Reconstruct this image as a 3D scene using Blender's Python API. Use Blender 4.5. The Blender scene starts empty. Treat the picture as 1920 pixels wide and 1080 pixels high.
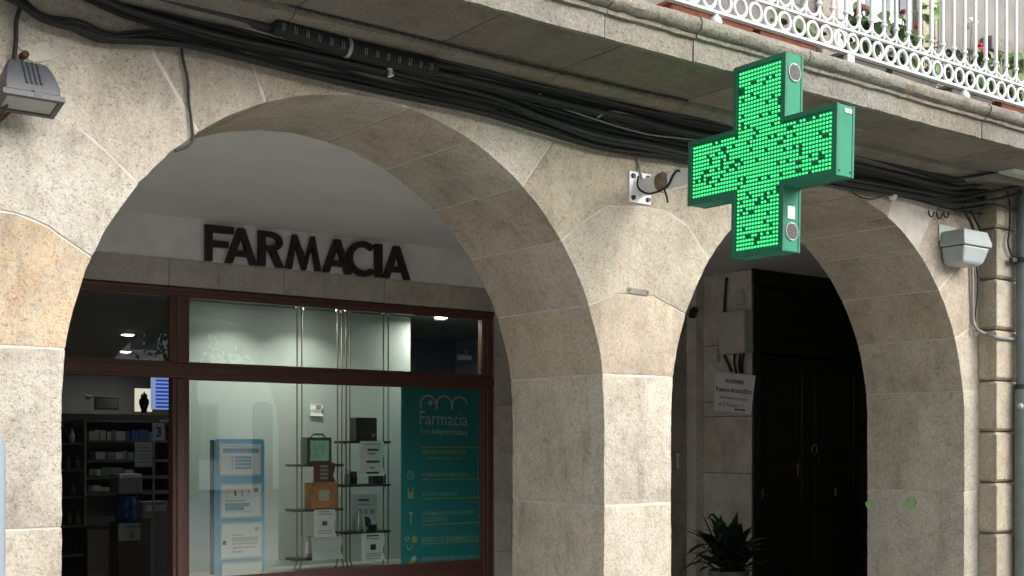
import bpy, bmesh, math, random
from mathutils import Vector, Matrix
R = math.radians
random.seed(7)
SC = bpy.context.scene
COL = SC.collection

# ------------------------------------------------------------ camera, world, sun, exposure
EYE = Vector((0, -5, 1.6)); FPX = 2313.0; HY = 835.0      # focal length and horizon of the 1920 px photograph
TH = math.atan2(3040, 2313); CT = math.cos(TH); ST = math.sin(TH)
cd = bpy.data.cameras.new('camera'); cam = bpy.data.objects.new('camera', cd); COL.objects.link(cam)
cam.location = EYE; cam.rotation_euler = (R(90), 0, -math.atan2(CT, ST))
cd.sensor_width = 36; cd.lens = 36 * FPX / 1920; cd.shift_y = (HY - 540) / 1920
cd.clip_start = 0.05; cd.clip_end = 500
SC.camera = cam
W = bpy.data.worlds.new('World'); SC.world = W; W.use_nodes = True
wn = W.node_tree.nodes; wl = W.node_tree.links
sky = wn.new('ShaderNodeTexSky'); sky.sky_type = 'NISHITA'; sky.sun_disc = False
sky.sun_elevation = R(29); sky.sun_rotation = R(155); sky.dust_density = 4; sky.air_density = 1.2
hs = wn.new('ShaderNodeHueSaturation'); hs.inputs['Saturation'].default_value = 0.22
wl.new(sky.outputs[0], hs.inputs['Color']); wl.new(hs.outputs[0], wn['Background'].inputs[0])
wn['Background'].inputs[1].default_value = 0.15
sl = bpy.data.lights.new('sun', 'SUN'); sl.energy = 0.8; sl.angle = R(75); sl.color = (1, .985, .965)
so = bpy.data.objects.new('sun', sl); COL.objects.link(so)
so.rotation_euler = Vector((-.42, .9, -.60)).to_track_quat('-Z', 'Y').to_euler(); so.location = (2, -12, 14)
SC.view_settings.view_transform = 'Standard'; SC.view_settings.look = 'None'
SC.view_settings.gamma = 1; SC.view_settings.exposure = 1.38

# ------------------------------------------------------------ measuring: photograph pixel -> point on a real wall plane
def ray(x):
    u = (x - 960) / FPX
    return CT + u * ST, ST - u * CT
def onY(x, y, Y):
    dx, dy = ray(x); t = (Y - EYE.y) / dy
    return Vector((t * dx, Y, EYE.z + (HY - y) / FPX * t))
def onX(x, y, X):
    dx, dy = ray(x); t = X / dx
    return Vector((X, t * dy + EYE.y, EYE.z + (HY - y) / FPX * t))

# ------------------------------------------------------------ materials
MATS = {}
def nd(nt, typ, **kw):
    n = nt.nodes.new(typ)
    for k, v in kw.items():
        if k in n.inputs: n.inputs[k].default_value = v
        else: setattr(n, k, v)
    return n
def ramp(nt, src, stops):
    r = nt.nodes.new('ShaderNodeValToRGB'); e = r.color_ramp.elements
    while len(e) < len(stops): e.new(.5)
    for i, (p, c) in enumerate(stops):
        e[i].position = p; e[i].color = (*c, 1) if len(c) == 3 else c
    nt.links.new(src, r.inputs[0]); return r
def mixc(nt, fac, a, b, blend='MIX'):
    m = nt.nodes.new('ShaderNodeMix'); m.data_type = 'RGBA'; m.blend_type = blend
    for sock, v in ((m.inputs[0], fac), (m.inputs[6], a), (m.inputs[7], b)):
        if hasattr(v, 'is_linked'): nt.links.new(v, sock)
        elif isinstance(v, (int, float)): sock.default_value = v
        else: sock.default_value = (*v, 1)
    return m.outputs[2]
def base(name):
    m = bpy.data.materials.new(name); m.use_nodes = True
    MATS[name] = m
    return m, m.node_tree, m.node_tree.nodes['Principled BSDF']
def coords(nt, rnd=True):
    tc = nd(nt, 'ShaderNodeTexCoord')
    if not rnd: return tc.outputs['Object']
    oi = nd(nt, 'ShaderNodeObjectInfo'); mu = nd(nt, 'ShaderNodeMath', operation='MULTIPLY'); mu.inputs[1].default_value = 37
    nt.links.new(oi.outputs['Random'], mu.inputs[0])
    va = nd(nt, 'ShaderNodeVectorMath', operation='ADD')
    nt.links.new(tc.outputs['Object'], va.inputs[0]); nt.links.new(mu.outputs[0], va.inputs[1])
    return va.outputs[0]
def noise(nt, co, scale, detail=3, rough=.55, stretch=None):
    if stretch:
        mp = nd(nt, 'ShaderNodeMapping'); mp.inputs['Scale'].default_value = stretch
        nt.links.new(co, mp.inputs[0]); co = mp.outputs[0]
    n = nd(nt, 'ShaderNodeTexNoise', Scale=scale, Detail=detail, Roughness=rough)
    nt.links.new(co, n.inputs['Vector']); return n.outputs['Fac']
def attr(nt, name):
    a = nd(nt, 'ShaderNodeAttribute', attribute_type='OBJECT', attribute_name=name); return a.outputs['Fac']
def bump(nt, b, h, strength, dist):
    bp = nd(nt, 'ShaderNodeBump', Strength=strength, Distance=dist)
    nt.links.new(h, bp.inputs['Height']); nt.links.new(bp.outputs[0], b.inputs['Normal'])
def plain(name, col, rough=.6, var=.12, scale=9, bmp=0, bscale=120, metal=0, stretch=None, emit=0, spec=None):
    m, nt, b = base(name)
    co = coords(nt)
    f = noise(nt, co, scale, 4, .6, stretch)
    lo = tuple(max(0, c * (1 - var)) for c in col); hi = tuple(min(1, c * (1 + var)) for c in col)
    r = ramp(nt, f, [(.3, lo), (.7, hi)])
    nt.links.new(r.outputs[0], b.inputs['Base Color'])
    b.inputs['Roughness'].default_value = rough; b.inputs['Metallic'].default_value = metal
    if spec is not None: b.inputs['Specular IOR Level'].default_value = spec
    if bmp: bump(nt, b, noise(nt, co, bscale, 3), bmp, .004)
    if emit:
        nt.links.new(r.outputs[0], b.inputs['Emission Color']); b.inputs['Emission Strength'].default_value = emit
    return m
def granite(name, dark, mid, light, bs=.6, lichen=0, grain=118):
    m, nt, b = base(name); co = coords(nt)
    big = noise(nt, co, 2.3, 4, .6); med = noise(nt, co, 11, 4, .65); f1 = noise(nt, co, grain * .42, 5, .8); f2 = noise(nt, co, grain, 4, .7)
    fm = nd(nt, 'ShaderNodeMath', operation='MULTIPLY_ADD'); fm.inputs[1].default_value = .62; nt.links.new(f1, fm.inputs[0])
    fs_ = nd(nt, 'ShaderNodeMath', operation='MULTIPLY'); fs_.inputs[1].default_value = .38; nt.links.new(f2, fs_.inputs[0]); nt.links.new(fs_.outputs[0], fm.inputs[2]); fine = fm.outputs[0]
    vo = nd(nt, 'ShaderNodeTexVoronoi', Scale=grain * 1.5); nt.links.new(co, vo.inputs['Vector'])
    c = ramp(nt, fine, [(.36, dark), (.47, mid), (.54, mid), (.66, light)]).outputs[0]
    sp = nd(nt, 'ShaderNodeSeparateColor'); nt.links.new(vo.outputs['Color'], sp.inputs[0])
    fl = ramp(nt, sp.outputs[0], [(.0, (.60, .57, .54)), (.07, (.78, .76, .74)), (.13, (1, 1, 1)), (.88, (1, 1, 1)), (.95, (1.12, 1.1, 1.08))]).outputs[0]
    c = mixc(nt, .85, c, fl, 'MULTIPLY')
    c = mixc(nt, .8, c, ramp(nt, big, [(.3, (.80, .77, .73)), (.55, (1, 1, 1)), (.75, (1.1, 1.08, 1.04))]).outputs[0], 'MULTIPLY')
    c = mixc(nt, .7, c, ramp(nt, med, [(.25, (.74, .72, .68)), (.5, (1, 1, 1)), (.8, (1.08, 1.07, 1.06))]).outputs[0], 'MULTIPLY')
    pa = noise(nt, co, 1.1, 5, .72); st = noise(nt, co, 3.4, 5, .7, (1.6, 1.6, .35))
    c = mixc(nt, .75, c, ramp(nt, pa, [(.34, (.70, .69, .66)), (.46, (.95, .94, .92)), (.58, (1.04, 1.03, 1.0)), (.72, (1.12, 1.12, 1.11))]).outputs[0], 'MULTIPLY')
    c = mixc(nt, .55, c, ramp(nt, st, [(.30, (.55, .53, .50)), (.42, (.92, .91, .9)), (.5, (1, 1, 1))]).outputs[0], 'MULTIPLY')
    # iron-ochre staining of single stones
    oc = nd(nt, 'ShaderNodeMath', operation='MULTIPLY'); nt.links.new(attr(nt, 'ochre'), oc.inputs[0])
    nt.links.new(ramp(nt, med, [(.3, (.25, .25, .25)), (.62, (1, 1, 1))]).outputs[0], oc.inputs[1])
    c = mixc(nt, oc.outputs[0], c, mixc(nt, 1, c, (1.02, .74, .46), 'MULTIPLY'))
    tn = attr(nt, 'tint')
    tr = ramp(nt, tn, [(0, (.70, .67, .64)), (.5, (1, 1, 1)), (1, (1.12, 1.12, 1.12))]).outputs[0]
    c = mixc(nt, 1, c, tr, 'MULTIPLY')
    oi2 = nd(nt, 'ShaderNodeObjectInfo')
    c = mixc(nt, 1, c, ramp(nt, oi2.outputs['Random'], [(0, (1.02, 1, .96)), (.5, (.99, 1, 1)), (1, (.95, .99, 1.03))]).outputs[0], 'MULTIPLY')
    if lichen:
        li = noise(nt, co, 5, 5, .7)
        lf = ramp(nt, li, [(.52, (0, 0, 0)), (.68, (lichen, lichen, lichen))]).outputs[0]
        c = mixc(nt, lf, c, (.20, .22, .13))
    nt.links.new(c, b.inputs['Base Color']); b.inputs['Roughness'].default_value = .9
    b.inputs['Specular IOR Level'].default_value = .25
    ad = nd(nt, 'ShaderNodeMath', operation='MULTIPLY_ADD'); ad.inputs[1].default_value = 1.6
    nt.links.new(med, ad.inputs[0]); nt.links.new(fine, ad.inputs[2])
    bump(nt, b, ad.outputs[0], bs, .014)
    return m
G = granite('granite', (.215, .195, .168), (.452, .413, .352), (.605, .56, .49))
granite('granite_dark', (.11, .1, .085), (.25, .22, .18), (.37, .34, .29), .5)
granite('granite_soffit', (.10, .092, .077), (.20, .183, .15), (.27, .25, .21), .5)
granite('granite_cornice', (.07, .068, .062), (.235, .225, .20), (.40, .385, .35), .8, lichen=.3)
granite('granite_mossy', (.2, .18, .15), (.40, .355, .29), (.56, .51, .44), .5, lichen=.3)
granite('granite_shop', (.30, .28, .25), (.46, .43, .385), (.54, .51, .46), .25)
plain('mortar', (.50, .465, .41), .95, .14, 14, .6, 150)
plain('plaster_ceiling', (.74, .73, .70), .9, .05, 2.5, .1, 60)
plain('plaster_wall', (.70, .69, .66), .9, .16, 2.2, .15, 60)
plain('cable_black', (.013, .014, .015), .8, .3, 30)
plain('cable_dark', (.035, .035, .034), .85, .3, 30)
plain('cable_grey', (.22, .22, .215), .5, .15, 30)
plain('wood_frame', (.10, .043, .031), .38, .3, 4, .15, 60, stretch=(1, 1, .12))
plain('wood_frame_h', (.10, .043, .031), .38, .3, 4, .15, 60, stretch=(.12, 1, 1))
plain('door_wood', (.022, .02, .0195), .45, .35, 5, .2, 40, stretch=(1, 1, .1))
plain('door_jamb', (.07, .022, .014), .45, .3, 5, stretch=(1, 1, .1))
plain('brass', (.62, .45, .16), .3, .15, 40, metal=1)
plain('letter_black', (.012, .011, .010), .55, .3, 20)
plain('cross_green', (.025, .205, .118), .6, .1, 6, spec=.2)
plain('cross_rim', (.025, .15, .09), .55, .1, 6, spec=.25)
plain('cross_face_glow', (.004, .17, .07), .6, .2, 30)  # bloom of the LEDs between the dots is put into this green
plain('white_paint', (.84, .84, .83), .45, .05, 10, .05)
plain('rail_white', (.62, .63, .63), .4, .05, 14, .08, 60)
plain('white_paper', (.86, .86, .85), .7, .03, 10)
plain('pale_paper', (.6, .62, .62), .7, .04, 10)
plain('grey_metal', (.30, .31, .315), .5, .08, 12, metal=.2)
plain('lamp_slate', (.052, .055, .062), .55, .14, 14)
plain('lamp_rim', (.055, .055, .058), .55, .2, 20)
plain('lens_dirty', (.26, .285, .27), .35, .15, 14)
plain('meter_pale', (.60, .58, .53), .6, .06, 6)
granite('granite_side', (.5, .47, .42), (.68, .65, .6), (.76, .73, .68), .2)
plain('lamp_pale', (.30, .33, .325), .5, .06, 9)
plain('lamp_lens', (.34, .37, .37), .3, .05, 9)
plain('lamp_green', (.38, .45, .38), .5, .1, 9)
plain('rust', (.07, .03, .02), .85, .4, 60, .5, 120)
plain('expanding_foam', (.22, .17, .11), .9, .25, 50, .8, 90)
plain('bolt_dark', (.05, .05, .055), .5, .2, 30, metal=.5)
plain('pipe_green', (.13, .165, .16), .5, .15, 10)
plain('post_pale', (.21, .245, .29), .4, .04, 6)
plain('teal_print', (.03, .40, .43), .45, .04, 3)
plain('ink_white', (.8, .86, .86), .6, .04, 10)
plain('ink_pale', (.52, .74, .74), .6, .05, 10)
plain('ink_yellow', (.66, .72, .06), .6, .05, 10)
plain('ink_dark', (.05, .055, .065), .7, .1, 10)
plain('ink_grey', (.30, .31, .32), .7, .1, 10)
plain('ink_blue', (.16, .36, .55), .6, .05, 10)
plain('ink_olive', (.52, .54, .22), .6, .05, 10)
plain('ink_red', (.6, .1, .08), .6, .05, 10)
plain('ink_orange', (.75, .35, .08), .6, .05, 10)
plain('board_blue', (.11, .45, .72), .5, .05, 4)
plain('silver', (.62, .63, .64), .3, .06, 10, metal=.8)
plain('shelf_dark', (.03, .022, .018), .45, .2, 20)
plain('cord_beige', (.20, .18, .155), .8, .15, 60)
plain('box_black', (.018, .018, .018), .4, .2, 10)
plain('box_green', (.03, .07, .045), .4, .2, 10)
plain('print_green', (.42, .74, .58), .4, .3, 14)
plain('card_red', (.14, .03, .03), .5, .2, 10)
plain('box_orange', (.62, .25, .09), .5, .2, 14)
plain('cream_card', (.62, .57, .48), .6, .08, 14)
plain('panel_backdrop', (.43, .49, .46), .6, .03, 2)
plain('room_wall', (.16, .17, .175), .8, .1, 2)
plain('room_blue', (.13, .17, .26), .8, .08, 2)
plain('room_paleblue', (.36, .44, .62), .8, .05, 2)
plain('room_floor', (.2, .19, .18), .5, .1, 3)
plain('cabinet', (.13, .125, .11), .5, .12, 4)
plain('cabinet_pale', (.30, .29, .26), .5, .08, 4)
plain('pack_white', (.62, .63, .62), .5, .1, 6)
plain('pack_blue', (.05, .13, .42), .45, .1, 6)
plain('pack_green', (.16, .34, .2), .45, .1, 6)
plain('jug_blue', (.03, .09, .24), .25, .12, 5)
plain('screen_blue', (.03, .10, .50), .3, .1, 5, emit=.22)
plain('screen_pale', (.40, .52, .85), .3, .05, 5, emit=.2)
plain('niche_glow', (.75, .72, .6), .6, .03, 5, emit=.32)
plain('vase_dark', (.012, .012, .01), .4, .2, 10)
plain('lamp_glow', (1, .97, .9), .5, 0, 5, emit=14)
plain('terracotta', (.30, .10, .06), .85, .18, 14, .3)
plain('pot_grey', (.20, .19, .18), .8, .15, 12, .2)
plain('leaf_green', (.06, .13, .028), .5, .35, 30)
plain('leaf_bright', (.14, .27, .05), .5, .3, 30)
plain('leaf_dark', (.018, .035, .016), .4, .35, 20)
plain('leaf_tree', (.045, .09, .025), .6, .4, 6)
plain('bark', (.08, .06, .045), .9, .3, 20, .5, 60)
plain('petal_red', (.45, .015, .02), .5, .25, 40)
plain('petal_dark', (.16, .008, .018), .5, .25, 40)
plain('petal_white', (.8, .78, .75), .5, .06, 40)
plain('stem', (.10, .13, .04), .6, .2, 30)
plain('graffiti_green', (.25, .38, .17), .8, .25, 30)
plain('wall_up', (.185, .175, .16), .9, .15, 5, .4, 90)
plain('window_white', (.78, .8, .82), .45, .03, 6)
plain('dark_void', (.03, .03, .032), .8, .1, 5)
plain('asphalt', (.24, .235, .225), .9, .2, 3, .5, 120)
plain('paving', (.27, .262, .245), .85, .15, 3, .4, 90)
plain('house_white', (.82, .82, .80), .9, .07, .8, .1, 30)
plain('house_stone', (.36, .34, .31), .9, .15, 3, .3, 30)
plain('shutter', (.13, .13, .125), .6, .1, 5)
plain('roof_tile', (.25, .10, .06), .9, .25, 3, .3)
def led_mat(name, col, e):
    m, nt, b = base(name)
    b.inputs['Base Color'].default_value = (*[c * .5 for c in col], 1)
    co = coords(nt, False); f = noise(nt, co, 14, 2)
    r = ramp(nt, f, [(.3, tuple(c * .82 for c in col)), (.7, col)])
    nt.links.new(r.outputs[0], b.inputs['Emission Color']); b.inputs['Emission Strength'].default_value = e
    b.inputs['Roughness'].default_value = .3
led_mat('led_on', (.06, .95, .25), .72)
plain('led_off', (.008, .09, .04), .3, .1, 30)
def glass_mat(name, tint, k):
    m = bpy.data.materials.new(name); m.use_nodes = True; nt = m.node_tree; MATS[name] = m
    nt.nodes.remove(nt.nodes['Principled BSDF'])
    fr = nd(nt, 'ShaderNodeFresnel', IOR=1.5)
    mu = nd(nt, 'ShaderNodeMath', operation='MULTIPLY'); mu.inputs[1].default_value = k; mu.use_clamp = True
    nt.links.new(fr.outputs[0], mu.inputs[0])
    tr = nd(nt, 'ShaderNodeBsdfTransparent', Color=(*tint, 1)); gl = nd(nt, 'ShaderNodeBsdfGlossy', Roughness=.004)
    mx = nd(nt, 'ShaderNodeMixShader')
    nt.links.new(mu.outputs[0], mx.inputs[0]); nt.links.new(tr.outputs[0], mx.inputs[1]); nt.links.new(gl.outputs[0], mx.inputs[2])
    nt.links.new(mx.outputs[0], nt.nodes['Material Output'].inputs['Surface'])
glass_mat('glass', (.90, .94, .92), 2.7)
glass_mat('glass_far', (.5, .55, .6), 2.5)

# ------------------------------------------------------------ object helpers
WM = {}
def attach(o, parent):
    o.parent = parent; o.matrix_parent_inverse = WM.get(parent.name, Matrix()).inverted()
def thing(name, label, cat, loc=(0, 0, 0), group=None):
    o = bpy.data.objects.new(name, None); COL.objects.link(o); o.location = loc; o.empty_display_size = .1
    WM[o.name] = Matrix.Translation(loc)
    o['label'] = label; o['category'] = cat
    if group: o['group'] = group
    return o
def tag(o, label, cat, group=None):
    o['label'] = label; o['category'] = cat
    if group: o['group'] = group
    return o
class MB:
    def __init__(s): s.v = []; s.f = []
    def add(s, vs, fs):
        n = len(s.v); s.v += [tuple(v) for v in vs]; s.f += [tuple(i + n for i in f) for f in fs]; return s
    def box(s, a, b):
        x0, y0, z0 = [min(p, q) for p, q in zip(a, b)]; x1, y1, z1 = [max(p, q) for p, q in zip(a, b)]
        return s.add([(x0, y0, z0), (x1, y0, z0), (x1, y1, z0), (x0, y1, z0), (x0, y0, z1), (x1, y0, z1), (x1, y1, z1), (x0, y1, z1)],
                     [(3, 2, 1, 0), (4, 5, 6, 7), (0, 1, 5, 4), (1, 2, 6, 5), (2, 3, 7, 6), (3, 0, 4, 7)])
    def prism(s, poly, d0, d1, axis='Y'):
        n = len(poly)
        def P(a, b, d): return (a, d, b) if axis == 'Y' else ((d, a, b) if axis == 'X' else (a, b, d))
        return s.add([P(a, b, d0) for a, b in poly] + [P(a, b, d1) for a, b in poly],
                     [tuple(range(n)), tuple(range(2 * n - 1, n - 1, -1))] + [(i, i + n, (i + 1) % n + n, (i + 1) % n) for i in range(n)])
    def tube(s, pts, r, seg=7, caps=True, closed=False):
        pts = [Vector(p) for p in pts]; n = len(pts); rs = r if isinstance(r, (list, tuple)) else [r] * n
        vs = []; up = None
        for i, p in enumerate(pts):
            if closed: d = pts[(i + 1) % n] - pts[i - 1]
            else: d = pts[min(i + 1, n - 1)] - pts[max(i - 1, 0)]
            d = d.normalized() if d.length > 1e-9 else Vector((0, 0, 1))
            if up is None: up = d.orthogonal().normalized()
            up = (up - d * up.dot(d)); up = up.normalized() if up.length > 1e-6 else d.orthogonal().normalized()
            w = d.cross(up)
            vs += [p + (up * math.cos(2 * math.pi * k / seg) + w * math.sin(2 * math.pi * k / seg)) * rs[i] for k in range(seg)]
        fs = []
        for i in range(n if closed else n - 1):
            j = (i + 1) % n
            fs += [(i * seg + k, i * seg + (k + 1) % seg, j * seg + (k + 1) % seg, j * seg + k) for k in range(seg)]
        if caps and not closed: fs += [tuple(range(seg - 1, -1, -1)), tuple((n - 1) * seg + k for k in range(seg))]
        return s.add(vs, fs)
    def lathe(s, prof, c, seg=16, axis='Z'):
        c = Vector(c); vs = []
        for r, h in prof:
            for k in range(seg):
                a = 2 * math.pi * k / seg; x, y = r * math.cos(a), r * math.sin(a)
                vs.append(c + (Vector((x, y, h)) if axis == 'Z' else (Vector((x, h, y)) if axis == 'Y' else Vector((h, x, y)))))
        n = len(prof)
        fs = [(i * seg + k, i * seg + (k + 1) % seg, (i + 1) * seg + (k + 1) % seg, (i + 1) * seg + k) for i in range(n - 1) for k in range(seg)]
        fs += [tuple(range(seg - 1, -1, -1)), tuple((n - 1) * seg + k for k in range(seg))]
        return s.add(vs, fs)
    def sphere(s, c, r, seg=8, rings=5):
        return s.lathe([(max(.0005, r * math.sin(math.pi * i / rings)), -r * math.cos(math.pi * i / rings)) for i in range(rings + 1)], c, seg)
    def quad(s, a, b, c, d): return s.add([a, b, c, d], [(0, 1, 2, 3)])
    def mesh(s, name, smooth=None):
        me = bpy.data.meshes.new(name); me.from_pydata(s.v, [], s.f); me.validate()
        bm = bmesh.new(); bm.from_mesh(me); bmesh.ops.recalc_face_normals(bm, faces=bm.faces); bm.to_mesh(me); bm.free()
        if smooth: me.shade_smooth(); me.set_sharp_from_angle(angle=R(smooth))
        return me
    def build(s, name, mat, parent=None, smooth=None, bevel=0, seg=2):
        me = s.mesh(name, smooth); me.materials.append(MATS[mat])
        o = bpy.data.objects.new(name, me); COL.objects.link(o)
        if parent is not None: attach(o, parent)
        if bevel:
            b = o.modifiers.new('bevel', 'BEVEL'); b.width = bevel; b.segments = seg; b.limit_method = 'ANGLE'; b.angle_limit = R(35)
        return o
def inst(name, me, mat, loc, parent=None, rot=None):
    if not me.materials: me.materials.append(MATS[mat])
    o = bpy.data.objects.new(name, me); COL.objects.link(o); o.location = loc
    if rot: o.rotation_euler = rot
    if parent is not None: attach(o, parent)
    return o
def box(name, a, b, mat, parent=None, bevel=0): return MB().box(a, b).build(name, mat, parent, bevel=bevel)
def struct(o): o['kind'] = 'structure'; return o
def smooth_path(pts, sub=6):
    pts = [Vector(p) for p in pts]
    if len(pts) < 3: return pts
    out = []; P = [pts[0] * 2 - pts[1]] + pts + [pts[-1] * 2 - pts[-2]]
    for i in range(1, len(P) - 2):
        for k in range(sub):
            t = k / sub; a, b, c, d = P[i - 1:i + 3]
            out.append(.5 * ((2 * b) + (c - a) * t + (2 * a - 5 * b + 4 * c - d) * t * t + (3 * b - a - 3 * c + d) * t ** 3))
    out.append(pts[-1]); return out
def text_obj(name, s, org, ax, ay, width, height, mat, parent, bold=0, th=.0006):
    """flat printed lettering: org lower left, ax reading direction, ay up, fitted to width x height"""
    cu = bpy.data.curves.new('t', 'FONT'); cu.body = s; cu.size = 1; cu.offset = bold; cu.resolution_u = 2
    to = bpy.data.objects.new('t', cu); COL.objects.link(to)
    bpy.context.view_layer.update()
    me = bpy.data.meshes.new_from_object(to.evaluated_get(bpy.context.evaluated_depsgraph_get()))
    bpy.data.objects.remove(to); bpy.data.curves.remove(cu)
    xs = [v.co.x for v in me.vertices]; ys = [v.co.y for v in me.vertices]
    x0, x1, y0, y1 = min(xs), max(xs), min(ys), max(ys)
    ax = Vector(ax); ay = Vector(ay); org = Vector(org)
    for v in me.vertices:
        v.co = org + ax * ((v.co.x - x0) / (x1 - x0) * width) + ay * ((v.co.y - y0) / (y1 - y0) * height)
    me.materials.clear(); me.materials.append(MATS[mat])
    o = bpy.data.objects.new(name, me); COL.objects.link(o)
    if parent is not None: attach(o, parent)
    return o

# ------------------------------------------------------------ ground
struct(box('ground', (-150, -150, -.5), (150, 150, -.13), 'asphalt'))
struct(box('pavement', (-12, -2.6, -.4), (24, 5.25, 0), 'paving'))
struct(box('street_kerb', (-12, -2.75, -.4), (24, -2.604, -.002), 'granite_dark', bevel=.01))

# ------------------------------------------------------------ arcade
RA = 1.437; ZC = 1.785; CX = [-.396, 2.99, 6.376]; DEP = .82; ZT = 3.40
arc_b = thing('arcade_building', 'pale granite arcade with two round arches under a stone balcony', 'building', (4.68, .41, 0))
def pol(cx, a, r=RA): return (cx + r * math.cos(R(a)), ZC + r * math.sin(R(a)))
def arcpts(cx, a0, a1, n=7): return [pol(cx, a0 + (a1 - a0) * i / n) for i in range(n + 1)]
def F(x, y):
    p = onY(x, y, 0); return (p.x, p.z)
def inset(poly, d):
    n = len(poly); A = sum(poly[i][0] * poly[(i + 1) % n][1] - poly[(i + 1) % n][0] * poly[i][1] for i in range(n))
    sg = 1 if A > 0 else -1; out = []
    for i in range(n):
        a, b, c = Vector(poly[i - 1]), Vector(poly[i]), Vector(poly[(i + 1) % n])
        e1 = (b - a).normalized(); e2 = (c - b).normalized()
        n1 = Vector((-e1.y, e1.x)) * sg; n2 = Vector((-e2.y, e2.x)) * sg
        m = n1 + n2; k = max(.45, m.dot(n1)); out.append(tuple(b + m * (d / k)))
    return out
def rough_poly(poly, step=.045, amp=.003):
    out = []; n = len(poly)
    for i in range(n):
        a, b = Vector(poly[i]), Vector(poly[(i + 1) % n]); L = (b - a).length
        if L < .004: continue
        k = max(1, int(L / step)); nn = Vector((-(b - a).y, (b - a).x)).normalized()
        for j in range(k):
            p = a + (b - a) * (j / k)
            out.append(tuple(p + nn * random.uniform(-amp, amp)))
    return out
def stone(poly, tint=None, ochre=0, mat='granite', y0=None, y1=DEP, bev=.0035, gap=.0046, parent=None):
    y0 = random.uniform(-.003, .003) if y0 is None else y0
    poly = rough_poly(inset(poly, gap))
    me = MB().prism(poly, y0, y1).mesh('stone')
    bm = bmesh.new(); bm.from_mesh(me)
    es = [e for e in bm.edges if e.calc_face_angle(0) > R(50)]
    bmesh.ops.bevel(bm, geom=es, offset=bev, segments=2, profile=.6, affect='EDGES', clamp_overlap=True)
    bm.to_mesh(me); bm.free(); me.shade_smooth(); me.set_sharp_from_angle(angle=R(38))
    me.materials.append(MATS[mat])
    o = bpy.data.objects.new('stone', me); COL.objects.link(o); attach(o, parent or arc_b)
    o['tint'] = random.uniform(.2, .75) if tint is None else tint; o['ochre'] = float(ochre)
    return o
c0, c1, c2 = CX
J = [8, 23, 38, 52.3, 67, 82, 98, 112.5, 127, 141.5, 156.5, 171]
def lim(cx, a, z=ZT): return (cx + (z - ZC) / math.tan(R(a)), z)
XL = c0 + RA; XR = 8.40
# courses of the piers below the springing
def course(xa, xb, z0, z1, **k): stone([(xa, z0), (xb, z0), (xb, z1), (xa, z1)], **k)
za, zb = 1.272, ZC + RA * math.sin(R(8))
for (xa, xb, t) in ((c0 - RA - .51, c0 - RA, .5), (c0 + RA, c1 - RA, .42), (c1 + RA, c2 - RA, .78), (c2 + RA, XR, .5)):
    course(xa, xb, 0, .56, tint=.45); course(xa, xb, .56, za, tint=t + .05)
    e = RA * (1 - math.cos(R(8)))
    sp = ZC
    left_is_arch = True
    pts = [(xa, za), (xb, za), (xb, sp), (xb + (e if xb != XR else 0), zb), (xa - (e if xa > c0 - RA else 0), zb), (xa, sp)]
    stone(pts, tint=t)
# arch 1, left haunch (measured joints)
l1 = [(XL - .014, zb)]
l2 = [F(90, 425), F(30, 400), (XL - .05, F(0, 392)[1])]
l3 = [F(215, 300), F(155, 245), F(70, 205), (XL - .12, F(0, 190)[1])]
l4 = [F(345, 200), F(320, 155), F(290, 105), (F(262, 65)[0], ZT)]
def seg(joint_lo, joint_hi, cx, a0, a1, mids=(), **k): stone(arcpts(cx, a0, a1) + joint_hi + list(mids) + joint_lo[::-1], **k)
# shared pier stones carry both arch 0 and arch 1 edges
stone(arcpts(c1, 172, 156.5) + l2 + arcpts(c0, 23.5, 8)[0:], tint=.62, ochre=.55)
stone(arcpts(c1, 156.5, 141.5) + l3 + arcpts(c0, 38, 23.5) + l2[::-1], tint=.95)
mx0 = (c0 + RA + c1 - RA) / 2 - .17
stone(arcpts(c1, 141.5, 127) + l4 + [(mx0, ZT), (mx0, l3[2][1])] + [l3[1], l3[0]], tint=.9)
stone(arcpts(c0, 52.3, 38) + [l3[3], l3[2], (mx0, l3[2][1] + .002), (mx0, ZT), lim(c0, 52.3)], tint=.6)
# crown of arch 1
tt = [.42, .5, .46, .55, .5, .45]
seg([l4[0], l4[1], l4[2], l4[3]], [lim(c1, 112.5)], c1, 127, 112.5, tint=.33, ochre=.12)
for i, (a, b) in enumerate(((112.5, 98), (98, 82), (82, 67), (67, 52.3))):
    seg([lim(c1, a)], [lim(c1, b)], c1, a, b, tint=tt[i])
# pier between the two arches
mx = 4.683
k38 = [F(1100, 413), F(1138, 386), F(1200, 388)]
k38r = [F(1290, 425), F(1250, 396)]
k23 = [F(1158, 550), F(1225, 556)]
stone(arcpts(c1, 52.3, 38) + k38[:2] + [(mx, k38[2][1]), (mx, ZT), lim(c1, 52.3)], tint=.5, ochre=.1)
stone(arcpts(c2, 127.7, 142)[:] + [k38r[0], k38r[1], (mx, k38[2][1]), (mx, ZT), lim(c2, 127.7)], tint=.48)
stone(arcpts(c1, 38, 23) + k23 + arcpts(c2, 157, 142) + [k38r[0], k38r[1], (mx, k38[2][1]), k38[1], k38[0]], tint=.66, ochre=.05)
stone(arcpts(c1, 23, 8) + arcpts(c2, 172, 157) + k23[::-1], tint=.62, ochre=.3)
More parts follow.
